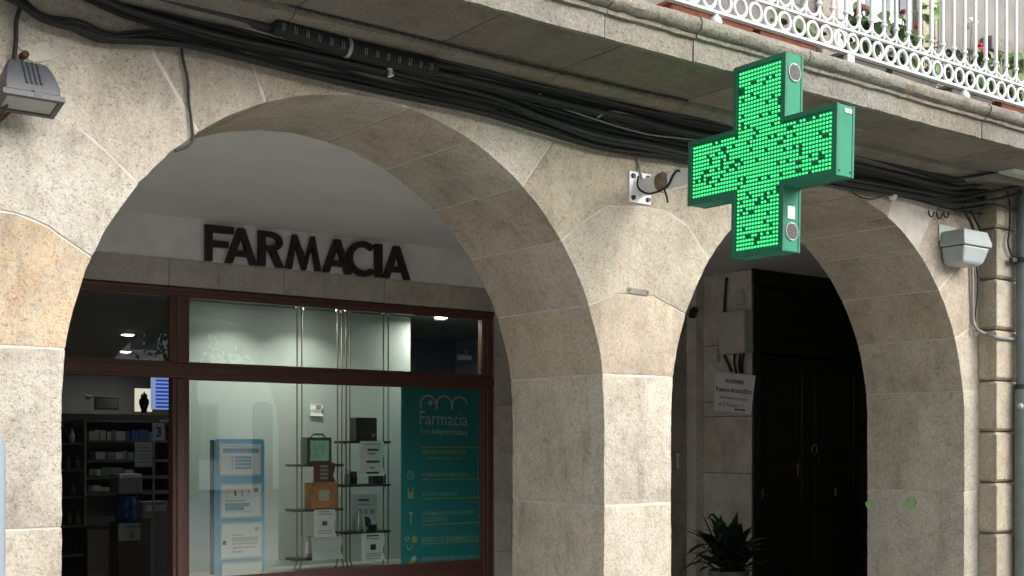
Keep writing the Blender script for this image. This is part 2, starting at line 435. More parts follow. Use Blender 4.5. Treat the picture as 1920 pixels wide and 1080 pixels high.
# arch 2 crown and right haunch
A2 = [127.7, 112.5, 98, 82, 67, 52.6]
for a, b in zip(A2, A2[1:]): seg([lim(c2, a)], [lim(c2, b)], c2, a, b, ochre=.12)
def atx(cx, a, x): return (x, ZC + (x - cx) * math.tan(R(a)))
stone(arcpts(c2, 52.6, 38) + [atx(c2, 38, XR), (XR, ZT), lim(c2, 52.6)], tint=.55, ochre=.3)
stone(arcpts(c2, 38, 23) + [atx(c2, 23, XR), atx(c2, 38, XR)], tint=.5, ochre=.35)
stone(arcpts(c2, 23, 8) + [(XR, zb), atx(c2, 23, XR)], tint=.6)
# arch 0 (beyond the left edge of the picture)
A0 = [52.3, 67, 82, 98, 112.5, 127, 142, 157, 172]
for a, b in zip(A0, A0[1:]):
    p = lim(c0, b) if b <= 127 else atx(c0, b, c0 - RA - .51); q = lim(c0, a) if a <= 127 else atx(c0, a, c0 - RA - .51)
    extra = [(c0 - RA - .51, ZT)] if a == 127 else []
    stone(arcpts(c0, a, b) + [p] + extra + [q])
# mortar core behind the joints
m = MB(); xs = []
core_r = RA + .0086
xs = [c0 - RA - .5]
def lowz(x):
    for c in CX:
        if abs(x - c) < core_r: return ZC + math.sqrt(core_r ** 2 - (x - c) ** 2)
    return 0
cols = []
edges = [-2.35] + [v for c in CX for v in (c - core_r, c + core_r)] + [XR - .02]
Y0, Y1, ZTOP = .0024, DEP - .006, 3.62
for k in range(len(edges) - 1):
    a, b = edges[k], edges[k + 1]
    if k % 2 == 0: m.box((a, Y0, 0.002), (b, Y1, ZC)); m.box((a, Y0, ZC), (b, Y1, ZTOP))
    else:
        c = (a + b) / 2; N = 36
        pr = [(c - core_r * math.cos(math.pi * i / N), ZC + core_r * math.sin(math.pi * i / N)) for i in range(N + 1)]
        for (p, q) in zip(pr, pr[1:]):
            m.add([(p[0], Y0, p[1]), (q[0], Y0, q[1]), (q[0], Y0, ZTOP), (p[0], Y0, ZTOP), (p[0], Y1, p[1]), (q[0], Y1, q[1]), (q[0], Y1, ZTOP), (p[0], Y1, ZTOP)],
                  [(0, 1, 2, 3), (7, 6, 5, 4), (0, 4, 5, 1), (3, 2, 6, 7)])
m.build('mortar_core', 'mortar', arc_b)
# green paint dabs on the reveal of the second arch
def dab(px, py, r):
    p = onX(px, py, c2 + RA); n = 14
    poly = [(p.y + r * (1 + random.uniform(-.25, .2)) * math.cos(2 * math.pi * i / n), p.z + r * 1.0 * (1 + random.uniform(-.25, .2)) * math.sin(2 * math.pi * i / n)) for i in range(n)]
    MB().prism(poly, c2 + RA - .0005, c2 + RA + .0022 - .006, 'X').build('paint_dab', 'graffiti_green', arc_b)
dab(1708, 942, .045); dab(1629, 945, .03)
# rusticated pilaster
px0, px1 = 7.99, 8.50
def pil_block(z0, z1, mat='granite_mossy'):
    g = .018; a = .02
    prof = [(z0, a), (z0 + g, 0), (z1 - g, 0), (z1, a)]
    m = MB(); vs = []
    for z, i in prof: vs += [(px0 + i, -.145 + i, z), (px1 - i, -.145 + i, z), (px1 - i, -.002, z), (px0 + i, -.002, z)]
    fs = [(3, 2, 1, 0), (12, 13, 14, 15)]
    for l in range(3): fs += [(l * 4 + k, l * 4 + (k + 1) % 4, l * 4 + 4 + (k + 1) % 4, l * 4 + 4 + k) for k in range(4)]
    o = m.add(vs, fs).build('pilaster_block', mat, arc_b, bevel=.0015); o['tint'] = random.uniform(.35, .8); o['ochre'] = 0.0
for k in range(-5, 5):
    z0 = 1.698 + .361 * k
    pil_block(max(z0, 0) + .006, z0 + .361 - .006)
o = box('pilaster_core', (px0 + .034, -.108, 0), (px1 - .034, -.003, 3.45), 'granite_dark', arc_b); o['tint'] = .4; o['ochre'] = 0.0

# ------------------------------------------------------------ balcony slab, bed mould and cornice
SJ = [-2.3, -1.5, -.7, .2, 1.0, 1.72, 2.45, 3.2, 3.9, 4.79, 5.55, 6.35, 7.15, 7.95, 8.8, 9.6]
YF = -.77
for a, b in zip(SJ, SJ[1:]):
    sk = random.uniform(-.03, .03)
    m = MB(); z = 3.464 + random.uniform(-.003, .003)
    m.add([(a + .003, -.262, z), (b - .003, -.262, z), (b - .003, YF + .03, z), (a + .003, YF + .03, z), (a + .003, -.262, 3.60), (b - .003, -.262, 3.60), (b - .003, YF + .03, 3.60), (a + .003, YF + .03, 3.60)],
          [(0, 1, 2, 3), (7, 6, 5, 4), (0, 4, 5, 1), (1, 5, 6, 2), (2, 6, 7, 3), (3, 7, 4, 0)])
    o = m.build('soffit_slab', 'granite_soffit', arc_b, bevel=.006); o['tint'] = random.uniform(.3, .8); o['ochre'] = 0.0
    prof = [(0, 3.392), (-.10, 3.396), (-.118, 3.418), (-.15, 3.424), (-.215, 3.428), (-.248, 3.44), (-.254, 3.458), (-.254, 3.60), (0, 3.60)]
    m = MB(); n = len(prof)
    m.add([(a + .002, y, zz) for y, zz in prof] + [(b - .002, y, zz) for y, zz in prof],
          [tuple(range(n)), tuple(range(2 * n - 1, n - 1, -1))] + [(i, (i + 1) % n, (i + 1) % n + n, i + n) for i in range(n)])
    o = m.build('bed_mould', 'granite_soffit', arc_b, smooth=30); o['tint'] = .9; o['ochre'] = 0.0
FJ = [-2.3, -1.2, -.1, .9, 1.8, 2.82, 3.75, 4.32, 5.12, 5.95, 6.8, 7.55, 8.5, 9.6]
for i, (a, b) in enumerate(zip(FJ, FJ[1:])):
    dy = random.uniform(-.004, .004)
    prof = [(YF + .029, 3.462), (YF, 3.464), (YF - .002, 3.565), (YF - .022, 3.570), (YF - .024, 3.588)]
    prof += [(YF - .018 - .046 * math.sin(math.pi * t / 8), 3.590 + .082 * (1 - math.cos(math.pi * t / 8)) / 2) for t in range(9)]
    prof += [(YF + .03, 3.674), (-.003, 3.676), (-.003, 3.603), (YF + .029, 3.603)]
    m = MB(); n = len(prof); N = 12; vs = []
    for s_ in range(N + 1):
        x = a + .0025 + (b - a - .005) * s_ / N
        vs += [(x, y + dy + (random.uniform(-.003, .003) if 1 <= k <= 13 else 0), z + (random.uniform(-.003, .003) if 1 <= k <= 13 else 0)) for k, (y, z) in enumerate(prof)]
    fs = [tuple(range(n)), tuple(range(N * n + n - 1, N * n - 1, -1))]
    for s_ in range(N): fs += [(s_ * n + k, s_ * n + (k + 1) % n, s_ * n + n + (k + 1) % n, s_ * n + n + k) for k in range(n)]
    o = m.add(vs, fs).build('cornice_block', 'granite_cornice', arc_b, smooth=35); o['tint'] = random.uniform(.45, .8); o['ochre'] = .1
# upper storey wall with french window
o = box('upper_wall', (-2.3, 0, 3.68), (6.36, .4, 6.6), 'wall_up', arc_b)
o = box('upper_wall', (7.24, .0, 3.68), (12, .4, 6.6), 'wall_up', arc_b)
o = box('upper_wall', (6.36, .05, 6.0), (7.24, .4, 6.6), 'wall_up', arc_b)
fw = box('french_window', (6.36, .09, 3.68), (7.24, .13, 6.0), 'window_white', arc_b)
for xa, xb in ((6.36, 6.43), (6.80, 6.90), (7.17, 7.24)): box('window_stile', (xa, .02, 3.68), (xb, .088, 5.998), 'window_white', fw, .004)
for z in (3.68, 4.16, 4.44, 4.74, 5.1, 5.5): box('window_bar', (6.902, .035, z), (7.168, .086, z + (.10 if z < 4 else .035)), 'window_white', fw, .003)
box('window_bar', (7.02, .037, 3.79), (7.05, .084, 5.98), 'window_white', fw, .003)
for z0, z1 in ((3.782, 4.158), (4.197, 4.438), (4.477, 4.738), (4.777, 5.098), (5.137, 5.498), (5.537, 5.98)):
    for xa, xb in ((6.904, 7.018), (7.052, 7.166)): box('pane', (xa, .07, z0), (xb, .082, z1), 'glass_far', fw)
for z0, z1 in ((3.75, 4.3), (4.36, 5.9)): box('window_panel', (6.46, .06, z0), (6.77, .086, z1), 'window_white', fw, .004)
for xa, xb in ((6.20, 6.358), (7.242, 7.42)):
    o = box('window_surround', (xa, -.05, 3.68), (xb, -.002, 6.1), 'granite', arc_b, .008); o['tint'] = .5; o['ochre'] = 0.0
o = box('upper_moulding', (8.02, -.09, 4.42), (9.2, -.002, 4.52), 'granite_dark', arc_b, .01); o['tint'] = .5; o['ochre'] = 0.0
o = box('upper_moulding', (8.02, -.06, 3.68), (8.2, -.002, 4.418), 'granite', arc_b, .01); o['tint'] = .4; o['ochre'] = 0.0
# roof of the building, closes it from the sky
box('roof', (-2.3, -.5, 6.602), (13.6, 15, 6.8), 'roof_tile', arc_b)

# ------------------------------------------------------------ porch: ceiling, shop wall, side wall, door
YS = 5.26; ZCL = 3.58
struct(box('ceiling', (-2.3, Y1 + .001, ZCL), (13.6, YS + .3, 3.70), 'plaster_ceiling'))
w = arc_b
o = box('unseen_wall', (13.4, .0, 0), (13.6, 4.3, 3.6), 'granite_dark', w); o['tint'] = .5; o['ochre'] = 0.0
o = box('unseen_wall', (8.401, .1, 0), (13.399, .7, 3.6), 'granite_dark', w); o['tint'] = .5; o['ochre'] = 0.0  # unseen wall, kept solid to block light and darken the poster's reflection
ZF1, ZL0, ZL1 = 3.21, 2.98, 3.21
box('plaster_band', (-2.3, YS + .006, ZL1 + .002), (10.5, YS + .25, ZCL - .001), 'plaster_wall', w)
lx = [-2.3, .2, 1.5, 2.6, onY(316, 510, YS).x, onY(532, 520, YS).x, onY(720, 540, YS).x, onY(884, 565, YS).x, 8.6, 9.6, 10.5]
for a, b in zip(lx, lx[1:]):
    o = box('lintel_stone', (a + .002, YS - .012 + random.uniform(-.002, .002), ZL0), (b - .002, YS + .25, ZL1), 'granite_shop', w, .004); o['tint'] = random.uniform(.45, .75); o['ochre'] = 0.0
XF1 = 7.58
zc_ = [0, .5, 1.0, 1.52, 2.02, 2.52, ZL0]
for i, (z0, z1) in enumerate(zip(zc_, zc_[1:])):
    xj = [XF1, XF1 + (.22 if i % 2 else .5), 8.7 if i % 2 else 9.2, 9.9 if i % 2 else 10.1, 10.5]
    for a, b in zip(xj, xj[1:]):
        o = box('wall_stone', (a + .003, YS + random.uniform(-.004, .002), z0 + .003), (b - .003, YS + .25, z1 - .003), 'granite_shop', w, .005); o['tint'] = random.uniform(.3, .75); o['ochre'] = 0.0
box('wall_core', (XF1 + .02, YS + .012, 0), (10.52, YS + .24, ZL0 + .1), 'mortar', w)
o = box('shop_wall', (-2.3, YS, 0), (2.62, YS + .25, ZL0 - .001), 'granite_shop', w); o['tint'] = .5; o['ochre'] = 0.0
# side wall that steps forward to the house door
XS, YD = 10.5, 4.37
sz = [0, .62, 1.28, 1.93, 2.1, 2.75, ZCL - .003]
for i, (z0, z1) in enumerate(zip(sz, sz[1:])):
    o = box('wall_stone', (XS - random.uniform(.001, .005), YD, z0 + .003), (XS + .06, YS - .02, z1 - .003), 'granite_side', w, .006); o['tint'] = random.uniform(.75, 1.0); o['ochre'] = 0.0
o = box('corner_strip', (10.37, YS - .16, 0), (10.494, YS - .002, ZCL - .002), 'granite_side', w, .006); o['tint'] = .8; o['ochre'] = 0.0
door = thing('house_door', 'dark carved double door with brass knocker inside the right arch', 'door', (11.5, YD, 0))
X0, X1 = 10.62, 12.55; xm = (X0 + X1) / 2
for sgn, xa, xb in ((-1, X0, xm - .004), (1, xm + .004, X1)):
    leaf = box('door_leaf', (xa, YD + .10, .02), (xb, YD + .16, 2.62), 'door_wood', door, .004)
    for z0, z1 in ((.16, .8), (.92, 1.38), (1.52, 2.46)):
        box('door_panel', (xa + .14, YD + .085, z0), (xb - .14, YD + .101, z1), 'door_wood', leaf, .02)
        MB().tube([(xa + .11, YD + .095, z0 - .03), (xb - .11, YD + .095, z0 - .03), (xb - .11, YD + .095, z1 + .03), (xa + .11, YD + .095, z1 + .03)], .018, 6, closed=True).build('panel_moulding', 'door_wood', leaf, 50)
    cxp = (xa + xb) / 2
    MB().tube([(cxp + .3 * math.cos(t) , YD + .085, 1.45 + .16 * math.sin(t) + .05 * math.cos(3 * t)) for t in [i * math.pi / 12 for i in range(25)]], .02, 6, closed=False).build('carved_scroll', 'door_wood', leaf, 50)
box('door_frame', (XS + .006, YD - .030, .0), (X0 - .003, YD - .002, 3.40), 'door_wood', door, .006)
box('door_frame', (X1 + .003, YD - .02, .0), (X1 + .14, YD + .2, 3.40), 'door_wood', door, .006)
box('door_frame', (XS + .062, YD + .0, 0), (X0 - .003, YD + .2, 3.40), 'door_wood', door, .004)
box('door_frame', (X0 - .002, YD + .02, 2.65), (X1 + .002, YD + .2, 2.78), 'door_wood', door, .006)
box('overdoor_panel', (X0 - .002, YD + .10, 2.785), (X1 + .002, YD + .2, 3.40), 'door_wood', door)
box('overdoor_lintel', (XS + .001, YD - .03, 3.402), (13.39, YD + .2, ZCL - .002), 'door_wood', door, .01)
box('jamb_post', (X1 + .20, YD - .9, 0), (X1 + .3, YD - .75, 1.35), 'door_jamb', door, .006)
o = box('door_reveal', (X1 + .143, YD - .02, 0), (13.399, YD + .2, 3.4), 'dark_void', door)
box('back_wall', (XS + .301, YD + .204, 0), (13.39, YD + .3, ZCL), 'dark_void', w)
kp = onY(1527, 843, YD + .07)
MB().tube([(kp.x + .045 * math.cos(t), YD + .07, kp.z + .06 * math.sin(t)) for t in [i * math.pi / 10 for i in range(20)]], .009, 6, closed=True).build('door_knocker', 'brass', door, 60)
for px, py, h in ((1497, 878, .10), (1430, 926, .05), (1567, 922, .05)):
    p = onY(px, py, YD + .08); box('escutcheon', (p.x - .014, YD + .078, p.z - h), (p.x + .014, YD + .099, p.z + h), 'brass', door, .004)
p = onY(1497, 870, YD + .05); MB().sphere((p.x, YD + .06, p.z - .02), .022).build('door_knob', 'brass', door, 60)

# ------------------------------------------------------------ things on the side wall by the house door
SX = XS - .004
def sbox(name, px0, py0, px1, py1, d, mat, parent, bev=.004, X=SX):
    a = onX(px0, py0, X); b = onX(px1, py1, X)
    return box(name, (X - d, a.y, a.z), (X, b.y, b.z), mat, parent, bev)
t = thing('meter_box', 'beige electricity meter box with cables on wall beside dark house door', 'meter box', (XS - .1, 4.5, 2.6))
sbox('box_body', 1364, 588, 1412, 662, .14, 'meter_pale', t)
a = onX(1366, 588, SX); b = onX(1410, 662, SX)
box('box_cover', (SX - .155, a.y - .012, a.z - .02), (SX - .142, b.y + .012, b.z + .02), 'meter_pale', t, .003)
for px in (1378, 1390, 1396):
    p = onX(px, 660, SX - .05); q = onX(px + random.uniform(-4, 4), 700, SX - .03)
    MB().tube(smooth_path([p + Vector((0, 0, .02)), (p + q) / 2 + Vector((-.02, 0, 0)), q]), .014).build('cable_tail', 'cable_black', t, 60)
p = onX(1372, 640, SX - .03); q = onX(1356, 660, SX - .03); q2 = onX(1372, 697, SX - .03)
MB().tube(smooth_path([onX(1362, 520, SX - .03), onX(1358, 590, SX - .03), onX(1356, 655, SX - .03), q2]), .016).build('cable_conduit', 'cable_dark', t, 60)
p = onX(1388, 560, SX - .04)
MB().lathe([(.05, -.07), (.055, -.02), (.055, .05), (.03, .09)], p, 12).build('insulator', 'meter_pale', t, 40)
t = thing('switch_box', 'small pale junction box with a switch left of the meter box', 'switch box', (XS, 4.7, 2.4))
sbox('box_body', 1330, 658, 1351, 680, .05, 'meter_pale', t)
a = onX(1338, 666, SX - .052); b = onX(1343, 673, SX - .052)
box('switch', (SX - .06, a.y, a.z), (SX - .051, b.y, b.z), 'white_paint', t)
t = thing('wall_spotlight', 'small dark wall spotlight high beside the right arch inside', 'wall light', (10.37, 5.1, 2.9))
p = onX(1303, 587, 10.36)
MB().tube([p + Vector((0, .0, .03)), p + Vector((-.07, -.03, .02)), p + Vector((-.10, -.06, -.04))], [.045, .04, .05], 10).build('lamp_head', 'bolt_dark', t, 40)
MB().tube([p + Vector((.006, 0, .05)), p + Vector((-.05, -.02, .04))], .012, 6).build('lamp_arm', 'grey_metal', t, 40)
# handwritten style notice
no = thing('paper_notice', 'tilted white paper notice with lines of writing and a black arrow', 'notice', (XS, 4.5, 2.0))
TLn, TRn, BLn, BRn = onX(1342, 697, SX - .008), onX(1416, 704, SX - .008), onX(1338, 770, SX - .008), onX(1409, 775, SX - .008)
def lerp2(u, v, off=0):
    q = TLn.lerp(TRn, u).lerp(BLn.lerp(BRn, u), v); return q + Vector((-off, 0, 0))
m = MB(); N = 8; vs = []
for i in range(N + 1):
    for j in range(N + 1): vs.append(lerp2(i / N, j / N, .004 * math.sin(i / N * 5 + j / N * 3)))
vs += [v + Vector((.002, 0, 0)) for v in vs]
fs = [(i * (N + 1) + j, i * (N + 1) + j + 1, (i + 1) * (N + 1) + j + 1, (i + 1) * (N + 1) + j) for i in range(N) for j in range(N)]
K = (N + 1) ** 2; fs += [tuple(k + K for k in reversed(f)) for f in fs]
m.add(vs, fs).build('sheet', 'white_paper', no, 60)
axn = (TRn - TLn).normalized(); ayn = (TLn - BLn).normalized(); Wn = (TRn - TLn).length; Hn = (TLn - BLn).length
for s_, u0, u1, v, h in (('Nota Informativa', .28, .74, .26, .13), ('El paso es de uso público', .05, .96, .52, .16), ('cuenta escalera, se encuentra', .14, .86, .68, .10), ('en C/ Travesía nº 2', .14, .78, .86, .11)):
    text_obj('written_line', s_, lerp2(u0, v, .0095), axn, ayn, (u1 - u0) * Wn, h * Hn, 'ink_grey' if v > .6 else 'ink_dark', no, .01)
m = MB(); q = [(.55, .93), (.62, .9), (.62, .915), (.85, .915), (.85, .95), (.62, .95), (.62, .96)]
m.add([lerp2(u, v, .0095) for u, v in q], [tuple(range(7))]).build('arrow', 'ink_dark', no)
# small bell panel on the shop-side pier
t = thing('bell_panel', 'small white bell panel on the wall behind the central pier', 'bell panel', (9.9, 5.2, 1.5))
a = onY(1263, 846, YS - .04); b = onY(1274, 882, YS - .04)
box('panel_body', (a.x, YS - .035, a.z), (b.x, YS - .006, b.z), 'cabinet_pale', t, .004)
box('panel_face', (a.x + .05, YS - .04, a.z - .02), (b.x - .01, YS - .0355, b.z + .02), 'white_paint', t)
# pot plant by the door
def leaf_blade(m, p, d, L, wd, droop=.5, n=5):
    d = Vector(d).normalized(); side = d.cross(Vector((0, 0, 1)));
    side = side.normalized() if side.length > .01 else Vector((1, 0, 0))
    vs = []; q = Vector(p)
    for i in range(n + 1):
        t_ = i / n; wv = wd * math.sin(math.pi * (0.08 + .9 * t_)) ** .8
        vs += [q + side * wv, q - side * wv]
        d2 = (d + Vector((0, 0, -droop * t_ * 1.6))).normalized(); q = q + d2 * (L / n)
    m.add(vs, [(2 * i, 2 * i + 1, 2 * i + 3, 2 * i + 2) for i in range(n)])
pp = onY(1368, 1200, 3.6); pl = thing('potted_plant', 'dark broad-leaved pot plant standing against the wall by the house door', 'plant', (9.3, 3.6, 0))
MB().lathe([(.13, .0), (.15, .02), (.19, .28), (.205, .30), (.205, .34), (.18, .34), (.17, .30)], (9.3, 3.6, 0), 20).build('pot', 'pot_grey', pl, 40)
for k in range(150):
    m = MB(); a = random.uniform(0, 6.28); r = random.uniform(0, .12); el = random.uniform(.35, 1.45)
    leaf_blade(m, (9.3 + r * math.cos(a), 3.6 + r * math.sin(a),   .28 + random.uniform(0, .30)), (math.cos(a) * math.cos(el), math.sin(a) * math.cos(el), math.sin(el)), random.uniform(.26, .5), random.uniform(.03, .07), random.uniform(.1, 1.1))
    m.build('leaf', 'leaf_dark', pl, 60)
MB().tube([(9.3, 3.6, .25), (9.3, 3.6, .75)], .02).build('stem', 'stem', pl)

# ------------------------------------------------------------ FARMACIA lettering
sg = thing('shop_sign', 'row of black raised letters spelling FARMACIA under the porch ceiling', 'sign', (5.5, YS, 3.215))
ZB, ZH = 3.218, .318
def lx_(crop): return onY(360 + crop / 4.364, 480, YS - .05).x
def strokes(name, xa, xb, parts):
    m = MB()
    for poly in parts: m.prism([(xa + u * (xb - xa), ZB + v * ZH) for u, v in poly], YS - .052, YS - .012)
    m.build('letter', 'letter_black', sg, bevel=.003)
def Apoly(ox=0, w=1):
    return [[(0, 0), (.25, 0), (.60, 1), (.40, 1)], [(.75, 0), (1, 0), (.62, 1), (.5, 1), (.46, .86)], [(.24, .16), (.76, .16), (.70, .31), (.30, .31)]]
SW = .19
strokes('F', lx_(112), lx_(345), [[(0, 0), (.25, 0), (.25, 1), (0, 1)], [(.251, .80), (1, .80), (1, 1), (.251, 1)], [(.251, .40), (.82, .40), (.82, .58), (.251, .58)]])
def A(x0, x1):
    xa, xb = lx_(x0), lx_(x1)
    m = MB(); P = lambda u, v: (xa + u * (xb - xa), ZB + v * ZH)
    m.prism([P(0, 0), P(.24, 0), P(.31, .18), P(.69, .18), P(.76, 0), P(1, 0), P(.60, 1), P(.40, 1)], YS - .052, YS - .012)
    o = m.build('letter', 'letter_black', sg)
    # triangular counter cut
    c = bmesh.new(); c.from_mesh(o.data); c.free()
    return o
def letter_poly(outer, hole, x0, x1):
    """outer ring with one hole, bridged quad by quad"""
    xa, xb = lx_(x0), lx_(x1); P = lambda u, v: (xa + u * (xb - xa), ZB + v * ZH)
    m = MB(); n = len(outer); vs = []
    for y in (YS - .052, YS - .012):
        vs += [(P(*p)[0], y, P(*p)[1]) for p in outer] + [(P(*p)[0], y, P(*p)[1]) for p in hole]
    fs = []
    for i in range(n):
        j = (i + 1) % n
        fs += [(i, j, n + j, n + i), (2 * n + i, 3 * n + i, 3 * n + j, 2 * n + j), (i, 2 * n + i, 2 * n + j, j), (n + i, n + j, 3 * n + j, 3 * n + i)]
    m.add(vs, fs).build('letter', 'letter_black', sg)
def letter_A(x0, x1):
    # legs and crossbar as one outline: outer contour of the A with a triangular counter
    xa, xb = lx_(x0), lx_(x1); P = lambda u, v: (xa + u * (xb - xa), ZB + v * ZH)
    m = MB()
    for poly in ([(0, 0), (.22, 0), (.50, .74), (.50, 1), (.405, 1)], [(.78, 0), (1, 0), (.595, 1), (.50, 1), (.50, .74)], [(.295, .2), (.705, .2), (.645, .36), (.355, .36)]):
        m.prism([P(*q) for q in poly], YS - .052, YS - .012)
    m.build('letter', 'letter_black', sg)
letter_A(275, 538)
n = 14
bowl_o = [(.5 + .5 * math.sin(math.pi * i / n) if False else .45 + .5 * math.sin(math.pi * i / n), .72 + .28 * math.cos(math.pi * i / n)) for i in range(n + 1)]
bowl_i = [(.42 + .30 * math.sin(math.pi * i / n), .72 + .125 * math.cos(math.pi * i / n)) for i in range(n + 1)]
xa, xb = lx_(548), lx_(757); P = lambda u, v: (xa + u * (xb - xa), ZB + v * ZH)
m = MB(); m.prism([P(0, 0), P(.27, 0), P(.27, 1), P(0, 1)], YS - .052, YS - .012)
oo = [(.271, 1)] + bowl_o + [(.271, .44)]; ii = [(.271, .845)] + bowl_i + [(.271, .595)]
for k in range(len(oo) - 1): m.prism([P(*oo[k]), P(*oo[k + 1]), P(*ii[k + 1]), P(*ii[k])], YS - .052, YS - .012)
m.prism([P(.40, .45), P(.68, .50), P(1, 0), P(.70, 0)], YS - .051, YS - .013)
m.build('letter', 'letter_black', sg)
xa, xb = lx_(772), lx_(1060); m = MB()
for poly in ([(0, 0), (.16, 0), (.30, .86), (.30, 1), (.21, 1)], [(.30, 1), (.30, .80), (.44, .0), (.56, 0), (.52, .36)] if False else [(.30, 1), (.27, .72), (.46, .0), (.56, 0), (.56, .30)], [(.56, .30), (.53, 0), (.73, .72), (.73, 1), (.72, 1)] if False else [(.56, .30), (.56, 0), (.74, .74), (.72, 1)], [(.84, 0), (1, 0), (.81, 1), (.72, 1), (.72, .80)]):
    m.prism([P(*q) for q in poly], YS - .052 - .0002 * random.random(), YS - .012)
m.build('letter', 'letter_black', sg)
letter_A(1075, 1310)
xa, xb = lx_(1272), lx_(1512); m = MB(); n = 26
for k in range(n):
    t0, t1 = [R(48 + (312 - 48) * (k + q) / n) for q in (0, 1)]
    pt = lambda rr, t_: ((.56 + .56 * rr * math.cos(t_)), .5 + .53 * rr * math.sin(t_))
    m.prism([P(*pt(1, t0)), P(*pt(1, t1)), P(*pt(.66, t1)), P(*pt(.66, t0))], YS - .052, YS - .012)
m.build('letter', 'letter_black', sg)
strokes('I', lx_(1503), lx_(1562), [[(0, 0), (1, 0), (1, 1), (0, 1)]])
letter_A(1570, 1790)

# ------------------------------------------------------------ shopfront frame and panes
sf = thing('shopfront', 'dark reddish-brown wooden shopfront with large glass panes below black lettering', 'shopfront', (5.3, YS, 0))
FX0 = 2.62
z_gt, z_gb, z_lt = 2.905, 2.314, 2.186
def fr(name, a, b, h=False, bev=.006): return box(name, a, b, 'wood_frame_h' if h else 'wood_frame', sf, bev)
fr('top_beam', (FX0, YS + .02, z_gt), (XF1 - .002, YS + .12, ZL0 - .002), True)
fr('top_trim', (FX0, YS - .004, z_gt + .035), (XF1 - .002, YS + .019, ZL0 - .012), True)
fr('transom_beam', (FX0 + .001, YS + .02, z_lt), (XF1 - .002, YS + .12, z_gb), True)
fr('transom_trim', (FX0 + .001, YS + .0, z_lt + .03), (XF1 - .002, YS + .019, z_gb - .025), True)
for xa, xb in ((FX0, 2.76), (4.13, 4.27), (7.456, XF1 - .002)):
    for z0, z1 in ((.0, z_lt - .001), (z_gb + .001, z_gt - .001)):
        fr('mullion', (xa, YS + .02, z0), (xb, YS + .12, z1))
        fr('mullion_trim', (xa + .035, YS + .002, z0 + .002), (xb - .035, YS + .019, z1 - .002))
def pane(xa, xb, z0, z1, mat='glass'):
    o = box('pane', (xa, YS + .065, z0), (xb, YS + .069, z1), mat, sf)
    for a, b, c, d in ((xa, xb, z0, z0 + .014), (xa, xb, z1 - .014, z1), (xa, xa + .014, z0 + .015, z1 - .015), (xb - .014, xb, z0 + .015, z1 - .015)):
        box('glazing_bead', (a + .0005, YS + .03, c + .0005), (b - .0005, YS + .064, d - .0005), 'wood_frame', sf)
pane(2.761, 4.129, z_gb + .001, z_gt - .001)
pane(4.271, 7.455, z_gb + .001, z_gt - .001)
pane(4.271, 7.455, .42, z_lt - .001)
fr('bottom_panel', (4.271, YS + .03, .0), (7.455, YS + .11, .419), True)

# ------------------------------------------------------------ interior shell
room = thing('shop_interior', 'dim shop room seen behind the brown shopfront', 'room', (5, 9, 0))
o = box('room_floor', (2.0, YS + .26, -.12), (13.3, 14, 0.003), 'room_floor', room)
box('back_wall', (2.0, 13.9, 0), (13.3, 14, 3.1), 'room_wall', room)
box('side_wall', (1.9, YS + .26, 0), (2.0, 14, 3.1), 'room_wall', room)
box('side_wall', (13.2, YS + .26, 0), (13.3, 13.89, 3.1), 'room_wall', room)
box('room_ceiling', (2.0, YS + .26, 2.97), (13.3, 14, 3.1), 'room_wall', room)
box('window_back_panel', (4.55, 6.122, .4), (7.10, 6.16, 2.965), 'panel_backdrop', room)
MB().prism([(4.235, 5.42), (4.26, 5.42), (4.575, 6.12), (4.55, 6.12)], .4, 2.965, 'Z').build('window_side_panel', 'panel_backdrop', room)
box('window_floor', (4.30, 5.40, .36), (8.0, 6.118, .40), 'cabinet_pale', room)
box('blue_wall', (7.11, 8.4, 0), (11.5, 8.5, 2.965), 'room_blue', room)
a = onY(886, 640, 8.0)
box('blue_column', (a.x, 7.9, 0), (a.x + .7, 8.39, 2.965), 'room_paleblue', room)
def downlight(px, py, zc, label, power, r=.075, spread=125):
    t_ = (zc - EYE.z) / ((HY - py) / FPX); dx, dy = ray(px); x, y = t_ * dx, max(t_ * dy - 5, YS + .15)
    t = thing('ceiling_downlight', label, 'light', (x, y, zc), 'round downlights inside the shop')
    MB().lathe([(r + .02, -.004), (r + .02, .0), (r, .0)], (x, y, zc - .002), 24).build('trim_ring', 'white_paint', t, 40)
    MB().lathe([(r * .85, -.012), (r * .9, -.006), (.01, -.0055)], (x, y, zc - .002), 20).build('lens', 'lamp_glow', t)
    l = bpy.data.lights.new('downlight', 'AREA'); l.shape = 'DISK'; l.size = .14; l.energy = power; l.spread = R(spread); l.color = (1, .95, .86)
    lo = bpy.data.objects.new('downlight_beam', l); COL.objects.link(lo); lo.location = (x, y, zc - .03); attach(lo, t)
downlight(465, 561, 2.965, 'lit round downlight at the top of the shop window over the blue notice board', 3.8)
downlight(597, 572, 2.965, 'lit round downlight at the top of the window over the hanging shelves', 3.8)
downlight(827, 594, 2.965, 'bright downlight above the teal poster at the window top', 8, spread=175)
downlight(240, 627, 2.965, 'downlight glowing in the dark ceiling seen through the left transom pane', 3.5, spread=165)
downlight(235, 659, 2.965, 'farther downlight glowing in the ceiling behind the left transom pane', 3.5, spread=165)
t = thing('security_camera', 'small white bullet security camera on the pale blue column inside', 'camera', tuple(onY(870, 668, 7.85)))
p = onY(870, 670, 7.8); MB().lathe([(.03, -.1), (.035, -.09), (.035, .08), (.03, .1)], p, 12, 'X').build('camera_body', 'white_paint', t, 40)
MB().tube([p, p + Vector((.06, .02, .08)), p + Vector((.08, .1, .1))], .012).build('camera_arm', 'white_paint', t)

